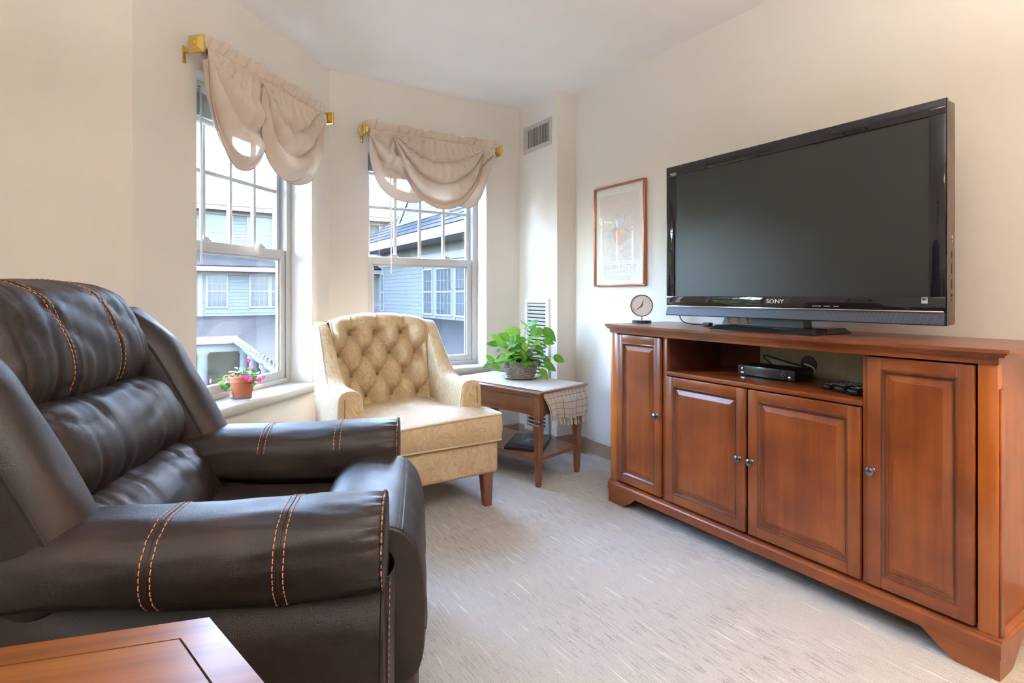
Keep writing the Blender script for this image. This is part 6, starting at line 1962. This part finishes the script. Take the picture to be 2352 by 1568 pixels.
# ================================================================ lamps behind the camera: one warm floor lamp, the rest added fill
M['opal'] = None
def opal(name, c, e):
    g = N(name); return g.p(color=(0.9, 0.88, 0.84), emit=c, emits=e, rough=0.4)
def ceiling_fill(x, y, power, col, label):  # added fill light, out of view on the ceiling
    l = empty('ceiling_fill', (x, y, HC), label=label, cat='ceiling light', group='added ceiling fill lights')
    MB().lathe([(0.20, 0.0), (0.20, -0.02), (0.19, -0.025), (0.0, -0.025)], 40).build('pan', M['white'], l)
    MB().lathe([(0.185, -0.025), (0.18, -0.05), (0.13, -0.085), (0.06, -0.10), (0, -0.103)], 40).build('diffuser', opal('opal_diffuser', col, 4.0), l)
    d = bpy.data.lights.new('ceiling_fill_bulb', 'AREA'); d.shape = 'DISK'; d.size = 0.55; d.energy = power; d.color = col
    o = bpy.data.objects.new('ceiling_fill_bulb', d); COL.objects.link(o); o.parent = l
    o.location = (0, 0, -0.115)
ceiling_fill(0.4, -1.5, 3, (1.0, 0.88, 0.74), 'added round opal ceiling fill light in the rear half of the room')
ceiling_fill(-1.3, 0.6, 2, (1.0, 0.85, 0.70), 'added round opal ceiling fill light over the side of the room with the recliner')

def floor_lamp(x, y, power, label):
    l = empty('floor_lamp', (x, y, 0), label=label, cat='floor lamp')
    MB().lathe([(0, 0), (0.15, 0), (0.15, 0.015), (0.03, 0.03), (0, 0.03)], 32).build('base', M['brass'], l)
    MB().tube([(0, 0, 0.02), (0, 0, 1.38)], 0.012, 12).build('pole', M['brass'], l)
    MB().lathe([(0.20, 1.20), (0.13, 1.48)], 36).v
    sh = MB(); sh.grid(lambda u, t: Vector(((0.20 - 0.07 * t) * math.cos(2 * math.pi * u), (0.20 - 0.07 * t) * math.sin(2 * math.pi * u), 1.20 + 0.28 * t)), 36, 4, closeu=True)
    g = N('linen_shade'); tl = g.n('ShaderNodeBsdfTranslucent', inp={'Color': (0.9, 0.72, 0.5)}); mx = g.n('ShaderNodeMixShader'); mx.inputs[0].default_value = 0.6
    g.p(color=(0.8, 0.68, 0.5), rough=0.8)
    g.t.links.new(g.b.outputs[0], mx.inputs[1]); g.t.links.new(tl.outputs[0], mx.inputs[2]); g.t.links.new(mx.outputs[0], g.out.inputs['Surface'])
    sh.build('shade', g.mat, l)
    d = bpy.data.lights.new('lamp_bulb', 'POINT'); d.energy = power; d.color = (1.0, 0.62, 0.30); d.shadow_soft_size = 0.05
    o = bpy.data.objects.new('lamp_bulb', d); COL.objects.link(o); o.parent = l; o.location = (0, 0, 1.34)
floor_lamp(2.0, -0.30, 36, 'brass floor lamp with a linen shade past the cabinet end')

def fill_uplight(x, y, power, col, label):  # added uplight, out of view, bouncing fill off the ceiling
    l = empty('fill_uplight_lamp', (x, y, 0), label=label, cat='floor lamp', group='added fill uplights')
    MB().lathe([(0, 0), (0.14, 0), (0.14, 0.015), (0.02, 0.03), (0, 0.03)], 32).build('base', M['pewter'], l)
    MB().tube([(0, 0, 0.02), (0, 0, 1.66)], 0.012, 12).build('pole', M['pewter'], l)
    MB().lathe([(0.02, 1.64), (0.10, 1.67), (0.19, 1.74), (0.195, 1.745), (0.18, 1.742), (0.10, 1.685), (0.0, 1.67)], 40).build('bowl', M['white'], l)
    d = bpy.data.lights.new('fill_uplight_bulb', 'AREA'); d.shape = 'DISK'; d.size = 0.26; d.energy = power; d.color = col
    o = bpy.data.objects.new('fill_uplight_bulb', d); COL.objects.link(o); o.parent = l
    o.location = (0, 0, 1.735); o.rotation_euler = (math.pi, 0, 0)
fill_uplight(0.45, -0.45, 56, (1.0, 0.99, 0.97), 'added fill uplight standing out in the middle of the room')
fill_uplight(-1.85, -0.9, 8, (1.0, 1.0, 1.0), 'added fill uplight standing against the side wall with the black framed picture')

# dark framed picture on the far side wall, seen in the gloss of the television frame
def side_picture():
    o = Vector((XL, 2.10, 1.45))
    p = empty('framed_picture', o, label='black framed picture with a cream mat on the side wall', cat='picture')
    for lo, hi in (((-0.24, 0), (0.24, 0.05)), ((-0.24, 0.55), (0.24, 0.6)), ((-0.24, 0.049), (-0.19, 0.551)), ((0.19, 0.049), (0.24, 0.551))):
        bx('frame_bar', (0.001, lo[0], lo[1]), (0.03, hi[0], hi[1]), M['black'], p, 0.004)
    bx('mat_board', (0.002, -0.2, 0.04), (0.012, 0.2, 0.56), M['white'], p)
    bx('print', (0.010, -0.10, 0.14), (0.0135, 0.10, 0.46), M['grey'], p)
side_picture()
